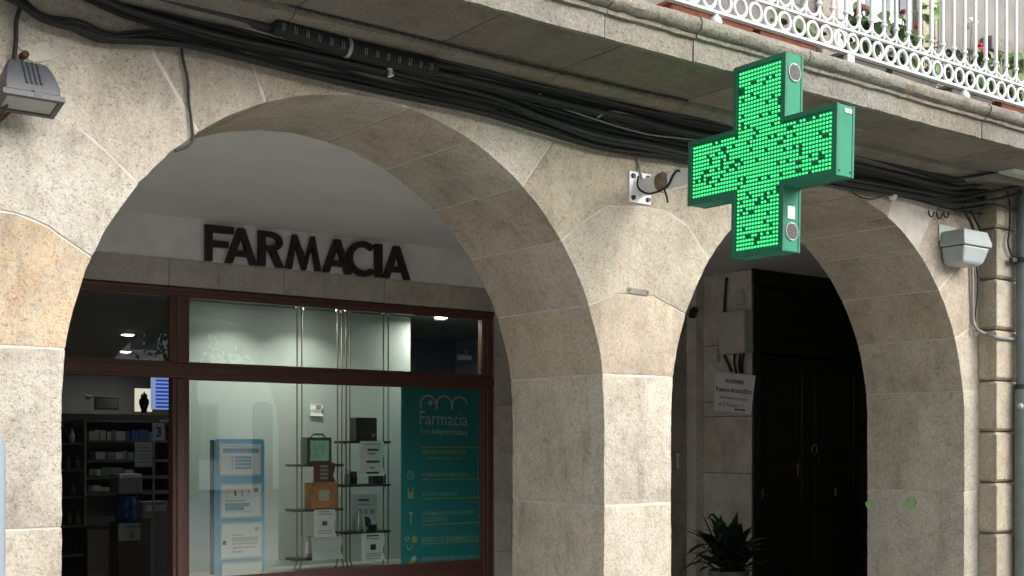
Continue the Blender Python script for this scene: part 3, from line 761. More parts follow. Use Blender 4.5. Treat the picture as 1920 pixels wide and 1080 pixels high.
# ------------------------------------------------------------ teal poster
PY = YS + .078
po = thing('teal_poster', 'teal pharmacy poster with white arch logo and list of services', 'poster', tuple(onY(830, 1180, PY)))
a = onY(752, 727, PY); b = onY(908, 728, PY)
box('poster_sheet', (a.x, PY, .43), (7.454, PY + .004, z_lt - .003), 'teal_print', po)
TY = PY - .0012
def ptext(s_, xa, xb, ybl, ybr, hpx, mat, bold=0, name='printed_text'):
    A_ = onY(xa, ybl, TY); B_ = onY(xb, ybr, TY); t_ = (TY + 5) / ray((xa + xb) / 2)[1]
    text_obj(name, s_, A_, (B_ - A_).normalized(), (0, 0, 1), (B_ - A_).length, hpx / FPX * t_, mat, po, bold)
def pline(xa, ya, xb, yb, th, mat, name='printed_line'):
    A_ = onY(xa, ya, TY); B_ = onY(xb, yb, TY); h = th / FPX * (TY + 5) / ray((xa + xb) / 2)[1]
    MB().quad(A_, B_, B_ + Vector((0, 0, h)), A_ + Vector((0, 0, h))).build(name, mat, po)
def parc(xc, yc, rx, ry, a0, a1, th, mat, name='logo_arch', n=14):
    c_ = onY(xc, yc, TY); sx = (onY(xc + 1, yc, TY) - c_).x; sz = 1 / FPX * (TY + 5) / ray(xc)[1]; m = MB()
    for k in range(n):
        q = []
        for (t_, rr) in ((k / n, 0), ((k + 1) / n, 0), ((k + 1) / n, th), (k / n, th)):
            an = R(a0 + (a1 - a0) * t_); q.append((c_.x + (rx - rr) * sx * math.cos(an), TY, c_.z + (ry - rr) * sz * math.sin(an)))
        m.quad(*q)
    m.build(name, mat, po)
for xc, yc in ((803, 757), (833, 758), (862, 760)): parc(xc, yc, 15.5, 17, 0 if xc < 860 else 10, 180, 3.2, 'ink_white')
pline(787.5, 766, 790.7, 766, 9, 'ink_white'); pline(817, 767, 820.5, 767, 9, 'ink_white'); pline(846, 768, 849.5, 768, 9, 'ink_white')
pline(802, 757, 812, 757.5, 4, 'ink_white'); pline(805, 760.5, 809, 760.5, 11, 'ink_white')
ptext('Farmacia', 787, 877, 796, 799, 25, 'ink_white')
ptext('los', 789, 806, 813, 814, 11, 'ink_pale'); ptext('soportales', 809, 876, 817, 820, 15, 'ink_white', .012)
pline(790, 839, 909, 840, 1.6, 'ink_yellow')
ptext('DE LUNES A VIERNES 20H', 791, 874, 851, 852, 8, 'ink_yellow', .01); ptext('SÁBADOS 10:00 - 14:00', 800, 866, 861, 862, 5.5, 'ink_yellow')
rows = [('FORMULACIÓN MAGISTRAL', 880, 894, 893, 900, 898), ('ANÁLISIS CLÍNICOS', 856, 930, 929, 936, 933), ('DETERMINACIÓN DE GLUCEMIA', 890, 967, 963, 0, 0), ('Y COLESTEROL', 839, 979, 976, 985, 979.5), ('SERVICIO DE SEGUIMIENTO HTA', 897, 1017, 1012, 1021, 1014), ('DOSIFICACIÓN PERSONALIZADA', 896, 1052, 1047, 0, 0), ('MEDICACIÓN (SPD)', 857, 1065, 1061, 1070, 1061)]
for s_, xe, y0, y1, ll, lr in rows:
    ptext(s_, 791, xe, y0, y1, 9, 'ink_pale', .004)
    if ll: pline(791, ll, 909, lr, 1.4, 'ink_yellow')
for an in (0, 60, 120):    # atom
    c_ = onY(770, 891, TY); m = MB(); n = 18
    for k in range(n):
        q = []
        for kk, rr in ((k, 1), (k + 1, 1), (k + 1, .8), (k, .8)):
            t_ = 2 * math.pi * kk / n; ex, ez = .05 * rr * math.cos(t_), .02 * rr * math.sin(t_) ; ca, sa = math.cos(R(an)), math.sin(R(an))
            q.append((c_.x + ex * ca - ez * sa, TY - .0001 * an / 60, c_.z + ex * sa + ez * ca))
        m.quad(*q)
    m.build('atom_icon', 'ink_pale', po)
pline(766, 935, 774, 935, 11, 'ink_yellow', 'test_tube_icon'); pline(766, 924, 774, 924, 1.5, 'ink_white', 'test_tube_icon'); pline(765, 935, 766, 935, 22, 'ink_white', 'test_tube_icon'); pline(774, 935, 775, 935, 22, 'ink_white', 'test_tube_icon')
pline(769, 984, 772, 984, 22, 'ink_pale', 'lancet_icon'); pline(767, 964, 774, 964, 4, 'ink_white', 'lancet_icon')
pline(772, 1018, 782, 1018, 13, 'ink_yellow', 'monitor_icon'); parc(764, 1010, 4, 5, 0, 360, 1.5, 'ink_white', 'monitor_icon'); parc(768, 1022, 5, 10, 180, 360, 1.5, 'ink_white', 'monitor_icon')
c_ = onY(771, 1055, TY)
def rotq(cx, cz, w_, h_, an, mat, name, dy=0):
    ca, sa = math.cos(R(an)), math.sin(R(an))
    MB().quad(*[(cx + x_ * ca - z_ * sa, TY - dy, cz + x_ * sa + z_ * ca) for x_, z_ in ((-w_, -h_), (w_, -h_), (w_, h_), (-w_, h_))]).build(name, mat, po)
rotq(c_.x, c_.z, .075, .024, 48, 'ink_white', 'plaster_icon'); rotq(c_.x, c_.z, .028, .024, 48, 'ink_yellow', 'plaster_icon', .0003)
for dx, dz in ((.03, -.07), (.055, -.05), (.05, -.085)): parc(771 + dx * 190, 1055 - dz * 185, 3, 3.5, 0, 360, 1.2, 'ink_white', 'pill_icon', 8)

# ------------------------------------------------------------ blue notice board
BY = YS + .36
bb = thing('notice_board', 'tall blue stand with four framed white notices behind the window', 'notice board', tuple(onY(448, 1190, BY)))
a = onY(402, 822, BY); b = onY(496, 822, BY); w0, w1, zt_ = a.x, b.x, a.z - .005
pts = [(w0, .42), (w1, .42)] + [(w1 - .03 + .03 * math.cos(R(t_)), zt_ - .03 + .03 * math.sin(R(t_))) for t_ in (0, 30, 60, 90)] + [(w0 + .03 + .03 * math.cos(R(t_)), zt_ - .03 + .03 * math.sin(R(t_))) for t_ in (90, 120, 150, 180)]
MB().prism(pts, BY, BY + .03).build('board_panel', 'board_blue', bb)
box('board_edge', (w0 - .03, BY - .002, .42), (w0 - .002, BY + .034, zt_ - .01), 'box_black', bb)
def npt(x, y, d): return onY(x, y, BY - d)
fr_px = [(411, 833, 490, 892), (412, 907, 491, 970), (413, 981, 492, 1045), (414, 1055, 493, 1120)]
for i, (xa, ya, xb, yb) in enumerate(fr_px):
    A_ = npt(xa, ya, .01); B_ = npt(xb, yb, .01)
    f_ = box('notice_frame', (A_.x, BY - .012, B_.z), (B_.x, BY - .001, A_.z), 'silver', bb, .003)
    box('notice_sheet', (A_.x + .018, BY - .0145, B_.z + .018), (B_.x - .018, BY - .0125, A_.z - .018), 'white_paper', f_)
    NY = BY - .016
    def nq(u0, v0, u1, v1, mat, nm='printed_line', d=0):
        Lx = lambda u: A_.x + (B_.x - A_.x) * u; Lz = lambda v: A_.z + (B_.z - A_.z) * v
        MB().quad((Lx(u0), NY - d, Lz(v1)), (Lx(u1), NY - d, Lz(v1)), (Lx(u1), NY - d, Lz(v0)), (Lx(u0), NY - d, Lz(v0))).build(nm, mat, f_)
    def nt_(s_, u0, v1, u1, h, mat, d=.0004):
        text_obj('printed_text', s_, (A_.x + (B_.x - A_.x) * u0, NY - d, A_.z + (B_.z - A_.z) * v1), (1, 0, 0), (0, 0, 1), (u1 - u0) * (B_.x - A_.x), h * (A_.z - B_.z), mat, f_, .004)
    if i == 0:
        nq(.08, .13, .94, .27, 'ink_blue')
        for k in range(4): nq(.36, .37 + k * .11, .76, .45 + k * .11, 'ink_blue')
        nq(.29, .37, .305, .79, 'ink_grey')
    if i == 1:
        nt_('En caso de colas,', .13, .53, .60, .07, 'ink_dark'); nq(.12, .57, .70, .66, 'ink_blue'); nq(.12, .67, .57, .77, 'ink_blue')
        nt_('respeta la distancia', .14, .645, .68, .06, 'white_paper'); nt_('de seguridad.', .14, .75, .5, .06, 'white_paper'); nt_('Gracias por cuidar de ti', .13, .85, .74, .06, 'ink_grey')
        nq(.80, .14, .91, .26, 'ink_blue'); nt_('!', .16, .34, .18, .12, 'ink_red'); nq(.34, .2, .38, .36, 'ink_dark'); nq(.5, .2, .54, .36, 'ink_orange'); nq(.66, .2, .69, .3, 'ink_grey')
    if i == 2:
        nt_('Por favor,', .28, .38, .54, .07, 'ink_dark'); nq(.26, .41, .90, .52, 'ink_olive'); nt_('espera en la puerta', .28, .505, .88, .07, 'white_paper')
        nt_('en caso de que haya', .28, .62, .88, .075, 'ink_dark'); nt_('aglomeración en la', .28, .73, .84, .075, 'ink_dark'); nt_('farmacia', .28, .83, .52, .075, 'ink_dark')
        nq(.80, .14, .91, .25, 'ink_olive'); nq(.05, .48, .13, .60, 'ink_dark'); nt_('!', .14, .32, .16, .12, 'ink_olive')
    if i == 3: nt_('Durante la urgencia, en', .12, .42, .66, .07, 'ink_dark'); nt_('urgencias', .68, .42, .92, .07, 'ink_dark')

# ------------------------------------------------------------ hanging shelf racks and goods
HYY = 5.66
def hp(x, y, d=0): return onY(x, y, HYY - d)
def rack(label, shelves, cords):
    t = thing('hanging_shelf', label, 'shelf', tuple(hp(shelves[0][0], 1090)), 'shelves hung on cords in the shop window')
    for xa, xb, y in shelves:
        A_ = hp(xa, y, .06); B_ = hp(xb, y, .06)
        box('shelf_board', (A_.x, HYY - .08, A_.z - .012), (B_.x, HYY + .14, A_.z + .012), 'shelf_dark', t, .003)
        for x_ in (A_.x + .03, B_.x - .03): MB().lathe([(.012, -.03), (.014, -.02), (.012, -.012)], (x_, HYY - .03, A_.z), 8).build('shelf_stud', 'silver', t)
    for x0_, d, yb in cords:
        q = hp(x0_, yb, d)
        ql = q + Vector((random.uniform(-.05, .05), 0, -.12))
        MB().tube([(q.x, HYY - d, 2.96), q, (q + ql) / 2 + Vector((.01, 0, 0)), ql], .0075, 6).build('cord', 'cord_beige', t, 60)
        MB().lathe([(.02, -.02), (.02, 0), (.012, .01)], (q.x, HYY - d, 2.93), 8).build('cord_hook', 'silver', t)
    return t
LR = rack('three dark shelves on cords holding an orange box beside the blue board', [(553, 643, 873), (553, 643, 958), (553, 643, 1050)], [(557, .04, 1045), (566, -.08, 1045), (633, .04, 1045), (641, -.08, 1045)])
RR = rack('three dark shelves on cords holding a black box beside the teal poster', [(645, 731, 829), (645, 731, 911), (645, 731, 1000)], [(649, .04, 1050), (656, -.08, 1050), (719, .04, 1050), (728, -.08, 1050)])
def zsh(y): return hp(600, y, .06)
def good(name, label, cat, x0_, y0_, x1_, shelf_y, dep, mat, front=None, fpad=.1, d=.04, kind='box'):
    A_ = hp(x0_, y0_, d); B_ = hp(x1_, shelf_y, d); zb_ = hp((x0_ + x1_) / 2 * 0 + 600, shelf_y, .06).z + .0125
    zb_ = hp(553 if x0_ < 644 else 645, shelf_y, .06).z + .0125
    t = thing(name, label, cat, ((A_.x + B_.x) / 2, HYY, zb_))
    zt__ = hp((x0_ + x1_) / 2, y0_, d).z
    if kind == 'box':
        box('carton', (A_.x, HYY - d, zb_), (B_.x, HYY - d + dep, zt__), mat, t, .004)
        if front:
            wx, wz = (B_.x - A_.x), zt__ - zb_
            box('front_print', (A_.x + wx * fpad, HYY - d - .002, zb_ + wz * fpad), (B_.x - wx * fpad, HYY - d - .0005, zt__ - wz * fpad), front, t)
    elif kind == 'jar':
        r = (B_.x - A_.x) / 2; h = zt__ - zb_; c_ = ((A_.x + B_.x) / 2, HYY - d + r, zb_)
        MB().lathe([(r * .9, 0), (r, .01), (r, h * .66), (r * .8, h * .7)], c_, 14).build('container', mat, t, 40)
        MB().lathe([(r * .85, h * .705), (r * .85, h * .98), (r * .7, h)], c_, 14).build('lid', front or 'silver', t, 40)
    return t
t = good('carton_box', 'dark green box with pale green front and handle on the top left shelf', 'box', 576, 820, 622, 873, .14, 'box_green', 'print_green', .12)
A_ = hp(590, 820, .0); MB().tube([A_ + Vector((-.03, .03, 0)), A_ + Vector((0, .03, .03)), A_ + Vector((.10, .03, .03)), A_ + Vector((.13, .03, 0))], .01).build('handle', 'box_black', t)
good('carton_box', 'orange box with a pink label on the middle left shelf', 'box', 583, 905, 632, 958, .14, 'box_orange', 'cream_card', .3)
good('carton_box', 'black box with a small red seal on the top right shelf', 'box', 668, 783, 707, 829, .12, 'box_black', 'shelf_dark', .16)
A_ = hp(700, 816, .045); MB().lathe([(.001, -.003), (.022, -.003), (.022, 0)], A_, 12, 'Y').build('seal', 'ink_red', [o for o in bpy.data.objects if o.get('label', '').startswith('black box with')][0])
good('bottle', 'slim grey bottle on the middle right shelf', 'bottle', 649, 880, 659, 911, .1, 'grey_metal', 'silver', kind='jar')
good('jar', 'dark glass jar beside the slim grey bottle', 'jar', 660, 884, 673, 911, .1, 'box_black', 'shelf_dark', kind='jar')
good('carton_box', 'small flat black box at the end of the middle right shelf', 'box', 700, 889, 724, 911, .1, 'box_black', None)
good('tube_bottle', 'slim silver tube on the lowest right shelf', 'bottle', 670, 958, 677, 1000, .1, 'silver', 'silver', kind='jar')
good('jar', 'small dark cream jar with silver lid on the lowest right shelf', 'jar', 696, 979, 710, 1000, .1, 'box_black', 'silver', kind='jar')
c_ = hp(687, 978, .06); t = thing('round_disc', 'dark round disc standing between silver tube and cream jar', 'disc', tuple(hp(687, 1000, .06)))
MB().lathe([(.045, -.006), (.05, 0), (.045, .006)], c_, 18, 'Y').build('disc', 'box_black', t, 40); MB().tube([hp(681, 970, .07), hp(684, 998, .07)], .012).build('stand', 'silver', t)
good('carton_box', 'narrow cream leaflet box on the lowest left shelf', 'box', 569, 1006, 586, 1050, .06, 'cream_card', 'white_paper', .2)
def leaflet(label, px, mat, lines, dark=None, curl=.0, d=.10):
    (x0_, y0_, x1_, y1_) = px; A_ = hp(x0_, y0_, d); B_ = hp(x1_, y1_, d)
    t = thing('leaflet', label, 'leaflet', (A_.x, HYY - d, B_.z))
    n = 8; vs = []
    for k in range(n + 1):
        z = A_.z + (B_.z - A_.z) * k / n; off = curl * (k / n) ** 2
        vs += [(A_.x, HYY - d - off, z), (B_.x + .012 * math.sin(k), HYY - d - off + .006 * math.sin(k * 1.3), z)]
    vs2 = [(x, y + .002, z) for x, y, z in vs]
    fs = [(2 * k, 2 * k + 1, 2 * k + 3, 2 * k + 2) for k in range(n)]
    MB().add(vs, fs).add(vs2, fs).build('sheet', mat, t, 60)
    m = MB(); m2 = MB()
    for (u0, u1, v, h, kk) in lines:
        mm = m2 if kk else m
        xx = lambda u: A_.x + (B_.x - A_.x) * u; zz = lambda v: A_.z + (B_.z - A_.z) * v
        yy = lambda v: HYY - d - curl * v * v - .006
        mm.quad((xx(u0), yy(v), zz(v + h)), (xx(u1), yy(v), zz(v + h)), (xx(u1), yy(v), zz(v)), (xx(u0), yy(v), zz(v)))
    if m.v: m.build('printed_line', 'ink_grey', t)
    if m2.v: m2.build('printed_block', dark or 'ink_dark', t)
LN = [(.15, .85, .08, .025, 0), (.3, .78, .22, .06, 1), (.35, .65, .34, .05, 0), (.25, .82, .56, .06, 1), (.42, .62, .74, .05, 0), (.25, .8, .88, .06, 1)]
leaflet('white leaflet with dark text bars hanging below the black box', (675, 827, 719, 892), 'white_paper', LN)
leaflet('white leaflet with a black picture hanging from the lowest right shelf', (678, 1001, 720, 1050), 'white_paper', [(.2, .75, .06, .05, 1), (.2, .8, .18, .03, 0), (.38, .62, .40, .2, 1), (.15, .9, .72, .03, 0), (.15, .85, .8, .03, 0), (.2, .8, .9, .03, 0)])
leaflet('white leaflet with a small dark picture hanging below the orange box', (589, 956, 628, 1006), 'white_paper', [(.2, .7, .06, .03, 0), (.15, .85, .15, .03, 0), (.38, .62, .42, .16, 1), (.15, .9, .75, .03, 0), (.15, .85, .84, .03, 0)])
leaflet('dark red card with pale capitals hanging below the green box', (588, 868, 627, 904), 'card_red', [(.3, .68, .12 + .2 * k, .11, 0) for k in range(4)], d=.11)
leaflet('crumpled plain grey sheet on the lowest left shelf', (584, 1008, 640, 1047), 'pale_paper', [], curl=.02, d=.09)
leaflet('pale printed sheet standing behind the silver tube', (660, 928, 706, 994), 'pale_paper', [(.25, .68, .12, .06, 1), (.2, .85, .26, .03, 0), (.22, .38, .4, .14, 0), (.5, .62, .4, .14, 0), (.72, .92, .4, .14, 0)], d=-.08)
leaflet('small white card stuck high on the window backdrop', (582, 757, 604, 780), 'white_paper', [(.45, .9, .1, .35, 0), (.3, .8, .6, .06, 0)], d=-.44)

# ------------------------------------------------------------ things inside the open left bay
IY = 8.9
def ip(x, y, Y=IY): return onY(x, y, Y)
def ibox(name, x0_, y0_, x1_, y1_, dep, mat, parent=None, bev=.004, Y=IY, b0=None):
    A_ = ip(x0_, y0_, Y); B_ = ip(x1_, y1_, Y)
    return box(name, (A_.x, Y, B_.z if b0 is None else b0), (B_.x, Y + dep, A_.z), mat, parent, bev)
su = thing('medicine_shelf', 'dim shelving unit filled with medicine boxes inside the open doorway', 'shelves', tuple(ip(240, 1190)))
ibox('shelf_back', 118, 775, 330, 1300, .02, 'room_wall', su, 0, IY + .42, 0)
for x_ in (158, 322): ibox('shelf_upright', x_, 787, x_ + 4, 1300, .42, 'cabinet_pale', su, .003, IY, 0)
for y_ in (789, 826, 862, 893, 922): ibox('shelf_board', 163, y_, 321, y_ + 4, .40, 'cabinet', su, .002, IY + .01)
t = thing('drawer_unit', 'stack of shallow drawers below the medicine shelves', 'drawers', tuple(ip(190, 1200)))
ibox('drawer_case', 163, 990, 214, 1300, .4, 'cabinet', t, .004, IY - .25, 0)
for k in range(7): ibox('drawer_front', 166, 994 + k * 18.5, 211, 1009 + k * 18.5, .02, 'cabinet_pale', t, .003, IY - .272)
k = 0
for y_, xs_, hmin, hmax in ((826, (166, 318), 16, 21), (862, (178, 250), 13, 18), (893, (165, 250), 12, 20), (922, (165, 222), 8, 12)):
    x_ = xs_[0]
    while x_ < xs_[1] - 8:
        wd = random.choice((9, 12, 15, 19)); wd = min(wd, xs_[1] - x_)
        A_ = ip(x_, y_, IY + .1); B_ = ip(x_ + wd - 1, y_, IY + .1); top = ip(x_, y_ - random.uniform(hmin, hmax), IY + .1).z
        zb_ = ip(163, y_, IY + .01).z + .0005
        k += 1
        blue = (y_ == 826 and 225 < x_ < 262)
        o = box('medicine_box', (A_.x, IY + .06 + random.uniform(0, .04), zb_), (B_.x, IY + .3, top), 'pack_blue' if blue else random.choice(('pack_white', 'pack_white', 'cabinet_pale', 'pack_green')), None, .002)
        tag(o, ('blue and white' if blue else 'small pale') + ' medicine box standing on the shelf inside the doorway', 'box', 'medicine boxes on the doorway shelves')
        x_ += wd
t = thing('number_sign', 'grey square card with a black number 3 inside the doorway', 'sign', tuple(ip(297, 830, 7.6)))
ibox('card', 286, 793, 309, 826, .01, 'pale_paper', t, 0, 7.6)
A_ = ip(293, 819, 7.598); text_obj('numeral', '3', (A_.x, 7.598, A_.z), (1, 0, 0), (0, 0, 1), .055, .105, 'ink_dark', t, .02)
MB().tube([ip(288, 826, 7.61), ip(287, 1000, 7.61), ip(287, 1300, 7.61) * 1], .012).build('sign_post', 'grey_metal', t)
t = thing('blue_screen', 'blue list board with white rows hanging at the doorway top', 'screen', tuple(ip(305, 770, 7.0)))
ibox('screen_case', 286, 705, 330, 768, .05, 'screen_pale', t, 0, 7.0)
for kk in range(8): ibox('list_row', 292, 711 + kk * 7, 329, 716.5 + kk * 7, .004, 'screen_blue', t, 0, 6.995)
t = thing('lit_niche', 'glowing pale niche panel behind a dark urn', 'light panel', tuple(ip(268, 776, 9.6)))
ibox('glow_panel', 254, 728, 285, 772, .03, 'niche_glow', t, 0, 9.6)
p = ip(270, 774, 9.45); t = thing('apothecary_urn', 'dark lidded apothecary urn silhouetted against the glowing niche', 'urn', tuple(p))
h = ip(270, 734, 9.45).z - p.z; r = h * .23
MB().lathe([(r * .65, 0), (r * .7, .05 * h), (r * .55, .1 * h), (r, .45 * h), (r * .98, .6 * h), (r * .6, .72 * h), (r * .75, .76 * h), (r * .5, .88 * h), (r * .15, .93 * h), (r * .2, .97 * h), (.002, h)], p, 18).build('urn_body', 'vase_dark', t, 40)
o = ibox('wall_ledge', 120, 775, 330, 784, .5, 'dark_void', su, .004, 9.33)
t = thing('wall_panel', 'dull grey framed panel high on the dark shop wall', 'panel', tuple(ip(200, 768, 9.8)))
ibox('frame', 178, 743, 223, 769, .03, 'cabinet', t, .003, 9.8); ibox('sheet', 181, 747, 220, 765, .004, 'cabinet_pale', t, 0, 9.794)
t = thing('paper_sheet', 'white printed sheet taped below the number card', 'paper', tuple(ip(270, 876, 7.9)))
ibox('sheet', 253, 829, 288, 875, .003, 'pale_paper', t, 0, 7.9)
for kk in range(5): ibox('printed_line', 258, 838 + kk * 7, 282, 839.5 + kk * 7, .001, 'ink_grey', t, 0, 7.898)
t = thing('water_dispenser', 'blue water jug under a pale dispenser head in the doorway', 'dispenser', tuple(ip(247, 1080, 8.2)))
ibox('dispenser_head', 222, 893, 268, 926, .3, 'cabinet_pale', t, .02, 8.2); ibox('dispenser_cap', 224, 889, 267, 896, .3, 'pack_white', t, .01, 8.19)
A_ = ip(227, 928, 8.2); B_ = ip(268, 980, 8.2)
MB().lathe([((B_.x - A_.x) / 2 * q, (A_.z - B_.z) * h_) for q, h_ in ((.9, 0), (1, .06), (1, .4), (.94, .45), (1, .5), (1, .9), (.8, 1))], ((A_.x + B_.x) / 2, 8.36, B_.z), 18).build('water_jug', 'jug_blue', t, 40)
ibox('dispenser_base', 222, 981, 272, 1300, .3, 'cabinet', t, .01, 8.21, 0)
t = thing('offer_sign', 'pale paper sign reading OFERTA with a dark picture', 'sign', tuple(ip(247, 1012, 8.1)))
ibox('sheet', 222, 982, 273, 1012, .004, 'pale_paper', t, 0, 8.1)
A_ = ip(233, 991, 8.098); B_ = ip(262, 991, 8.098); text_obj('printed_text', 'OFERTA', A_, (1, 0, 0), (0, 0, 1), B_.x - A_.x, .035, 'ink_dark', t)
ibox('printed_picture', 243, 996, 252, 1009, .001, 'ink_grey', t, 0, 8.098)
t = thing('till_counter', 'grey counter front with a small card terminal box on top', 'counter', tuple(ip(300, 1200, 7.7)))
ibox('counter_front', 282, 972, 330, 1300, .3, 'grey_metal', t, .01, 7.7, 0); ibox('display_box', 268, 941, 316, 971, .2, 'cabinet_pale', t, .006, 7.75); ibox('display_face', 274, 947, 311, 958, .004, 'pack_white', t, 0, 7.744)
t = thing('light_switch', 'small white switch plate on the dark wall inside the doorway', 'switch', tuple(ip(165, 751, 9.8)))
ibox('switch_plate', 160, 741, 172, 751, .012, 'pack_white', t, .003, 9.8); ibox('rocker', 163, 743.5, 168, 748.5, .006, 'ink_grey', t, 0, 9.793)
ib = thing('dark_display_rack', 'dark slim rack of bottles at the left edge of the doorway', 'rack', tuple(ip(135, 1190, 8.6)))
for y_ in (830, 880, 930, 985, 1040): ibox('rack_shelf', 112, y_, 156, y_ + 4, .3, 'cabinet', ib, .002, 8.6)
ibox('rack_back', 112, 800, 156, 1300, .02, 'dark_void', ib, 0, 8.91, 0)
for kk, (x_, y_) in enumerate(((136, 830), (145, 880), (128, 880), (138, 930), (147, 985), (131, 985))):
    p = ip(x_, y_, 8.7); zb_ = ip(112, y_, 8.6).z + .001
    MB().lathe([(.03, 0), (.032, .09), (.012, .11), (.012, .15)], (p.x, 8.72, zb_), 10).build('bottle', 'pack_white' if kk == 0 else 'cabinet', ib, 40)

# ------------------------------------------------------------ pharmacy cross
cr = thing('pharmacy_cross', 'green illuminated pharmacy cross of LED dots on a white wall bracket', 'sign', (4.683, 0, 3.01))
CY, CZ, XA, XB = -.937, 3.004, 4.60, 4.722; TI = R(1.3)
def cp(a, b):   # a outward from the wall, b up
    return (CY - (a * math.cos(TI) + b * math.sin(TI)), CZ + (b * math.cos(TI) - a * math.sin(TI) * .15))
def cross_poly(L, w_): return [cp(*q) for q in ((-w_, L), (w_, L), (w_, w_), (L, w_), (L, -w_), (w_, -w_), (w_, -L), (-w_, -L), (-w_, -w_), (-L, -w_), (-L, w_), (-w_, w_))]
LO, WO = .474, .166
MB().prism(cross_poly(LO - .002, WO - .002), XA + .012, XB - .012, 'X').build('housing', 'cross_green', cr, bevel=.003)
for xa_, xb_ in ((XA - .004, XA + .0118), (XB - .0118, XB + .004)):
    o_, i_ = cross_poly(LO, WO), cross_poly(LO - .024, WO - .024); m = MB(); n = 12
    m.add([(xa_, *q) for q in o_] + [(xa_, *q) for q in i_] + [(xb_, *q) for q in o_] + [(xb_, *q) for q in i_],
          [f_ for i in range(n) for f_ in ((i, (i + 1) % n, n + (i + 1) % n, n + i), (2 * n + i, 3 * n + i, 3 * n + (i + 1) % n, 2 * n + (i + 1) % n), (i, 2 * n + i, 2 * n + (i + 1) % n, (i + 1) % n), (n + i, n + (i + 1) % n, 3 * n + (i + 1) % n, 3 * n + i))])
    m.build('rim', 'cross_rim', cr, bevel=.002)
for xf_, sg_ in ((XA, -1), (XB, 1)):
    face = MB().prism(cross_poly(LO - .025, WO - .025), xf_ - sg_ * .0035 if sg_ < 0 else xf_ - .0035 - .004, (xf_ - sg_ * .0035 + .006) if sg_ < 0 else xf_ - .0035, 'X').build('face_panel', 'cross_face_glow', cr)
    on, off = MB(), MB(); pit = .01925; r = .0060
    for i in range(46):
        for j in range(46):
            if not (16 <= i < 30 or 16 <= j < 30): continue
            a_, b_ = (i - 22.5) * pit, (j - 22.5) * pit; y_, z_ = cp(a_, b_)
            edge = (i in (0, 45) or j in (0, 45))
            h_ = math.sin(i * 12.9898 + j * 78.233) * 43758.5453; h_ -= math.floor(h_)
            dn = math.sin(i * .9 + j * .35) * .5 + math.sin(j * .8 - i * .3) * .5
            lit = edge or h_ > .145 + .09 * dn
            m = on if lit else off; xb_ = xf_ - sg_ * .0034
            vs = []; sgm = 8
            for rr, hh in ((r, 0), (r * .92, .004), (r * .5, .0068)): vs += [(xb_ + sg_ * hh, y_ + rr * math.cos(2 * math.pi * q / sgm), z_ + rr * math.sin(2 * math.pi * q / sgm)) for q in range(sgm)]
            fs = [(l * sgm + q, l * sgm + (q + 1) % sgm, (l + 1) * sgm + (q + 1) % sgm, (l + 1) * sgm + q) for l in range(2) for q in range(sgm)] + [tuple(2 * sgm + q for q in range(sgm))]
            m.add(vs, fs)
    o = on.build('led', 'led_on', face, 60); o['kind'] = 'stuff'
    o = off.build('unlit_led', 'led_off', face, 60); o['kind'] = 'stuff'
def vent(b_):
    # round grille on the outer end of the vertical arm (faces away from the wall)
    y_, z_ = cp(WO, b_); xc = (XA + XB) / 2
    g = MB().lathe([(.001, -.004), (.044, -.004), (.046, 0), (.046, .004)], (xc, y_, z_), 24, 'Y').build('vent', 'grey_metal', cr, 40)
    for k in range(-4, 5):
        hw = math.sqrt(.038 ** 2 - (k * .008) ** 2)
        box('vent_slot', (xc - hw, y_ - .0068, z_ + k * .008 - .0026), (xc + hw, y_ - .0035, z_ + k * .008 + .0026), 'box_black', g)
vent(.385); vent(-.375)
y_, z_ = cp(WO, -.285); box('sticker', (XA + .03, y_ - .002, z_ - .03), (XA + .08, y_ + .003, z_ + .03), 'white_paper', cr)
y_, z_ = cp(LO, .14); box('maker_plate', (XA + .05, y_ - .002, z_ - .01), (XA + .1, y_ + .003, z_ + .008), 'silver', cr)
for dx in (.02, .1): y_, z_ = cp(LO, -.14); MB().lathe([(.004, -.003), (.005, .003)], (XA + dx, y_, z_), 8, 'Y').build('screw', 'bolt_dark', cr)
# bracket
pa, pb = onY(1177, 325, -.008), onY(1217, 385, -.008)
mp = box('mounting_plate', (4.603, -.014, 2.935), (4.763, -.003, 3.105), 'white_paint', cr, .002)
for xx in (4.628, 4.738):
    for zz in (2.96, 3.08): MB().lathe([(.012, -.012), (.014, -.004), (.014, 0)], (xx, -.014, zz), 10, 'Y').build('bolt', 'bolt_dark', mp, 40)
yend = CY + LO
MB().prism([(-.0145, 2.972), (-.0145, 3.062), (yend + .004, 3.062), (yend + .004, 2.972)], 4.665, 4.705, 'X').build('bracket_arm', 'white_paint', cr, bevel=.003)
m = MB(); rng = random.Random(3)
vs = []
for i in range(6):
    for k in range(10):
        a_ = 2 * math.pi * k / 10; rr = (.052 + rng.uniform(-.008, .008)) * (.75 if i in (0, 5) else 1)
        vs.append((4.685 + rr * .85 * math.cos(a_), -.15 - .018 * i, 3.022 + rr * math.sin(a_)))
m.add(vs, [(i * 10 + k, i * 10 + (k + 1) % 10, (i + 1) * 10 + (k + 1) % 10, (i + 1) * 10 + k) for i in range(5) for k in range(10)] + [tuple(range(10)), tuple(50 + k for k in range(10))]).build('sealing_tape', 'expanding_foam', cr, 60)
def wire(name, pts, r, mat, parent=None): return MB().tube(smooth_path(pts, 6), r, 6).build(name, mat, parent, 60)
wire('power_lead', [onX(1197, 330, 4.655), onX(1195, 345, 4.64), onX(1200, 356, 4.63), onX(1215, 363, 4.64), onX(1232, 360, 4.645), onX(1245, 354, 4.65)], .006, 'cable_black', cr)
wire('power_lead', [onX(1246, 354, 4.65), onX(1254, 345, 4.655), onX(1262, 328, 4.655), onX(1270, 320, 4.66), onX(1277, 322, 4.67)], .006, 'cable_black', cr)
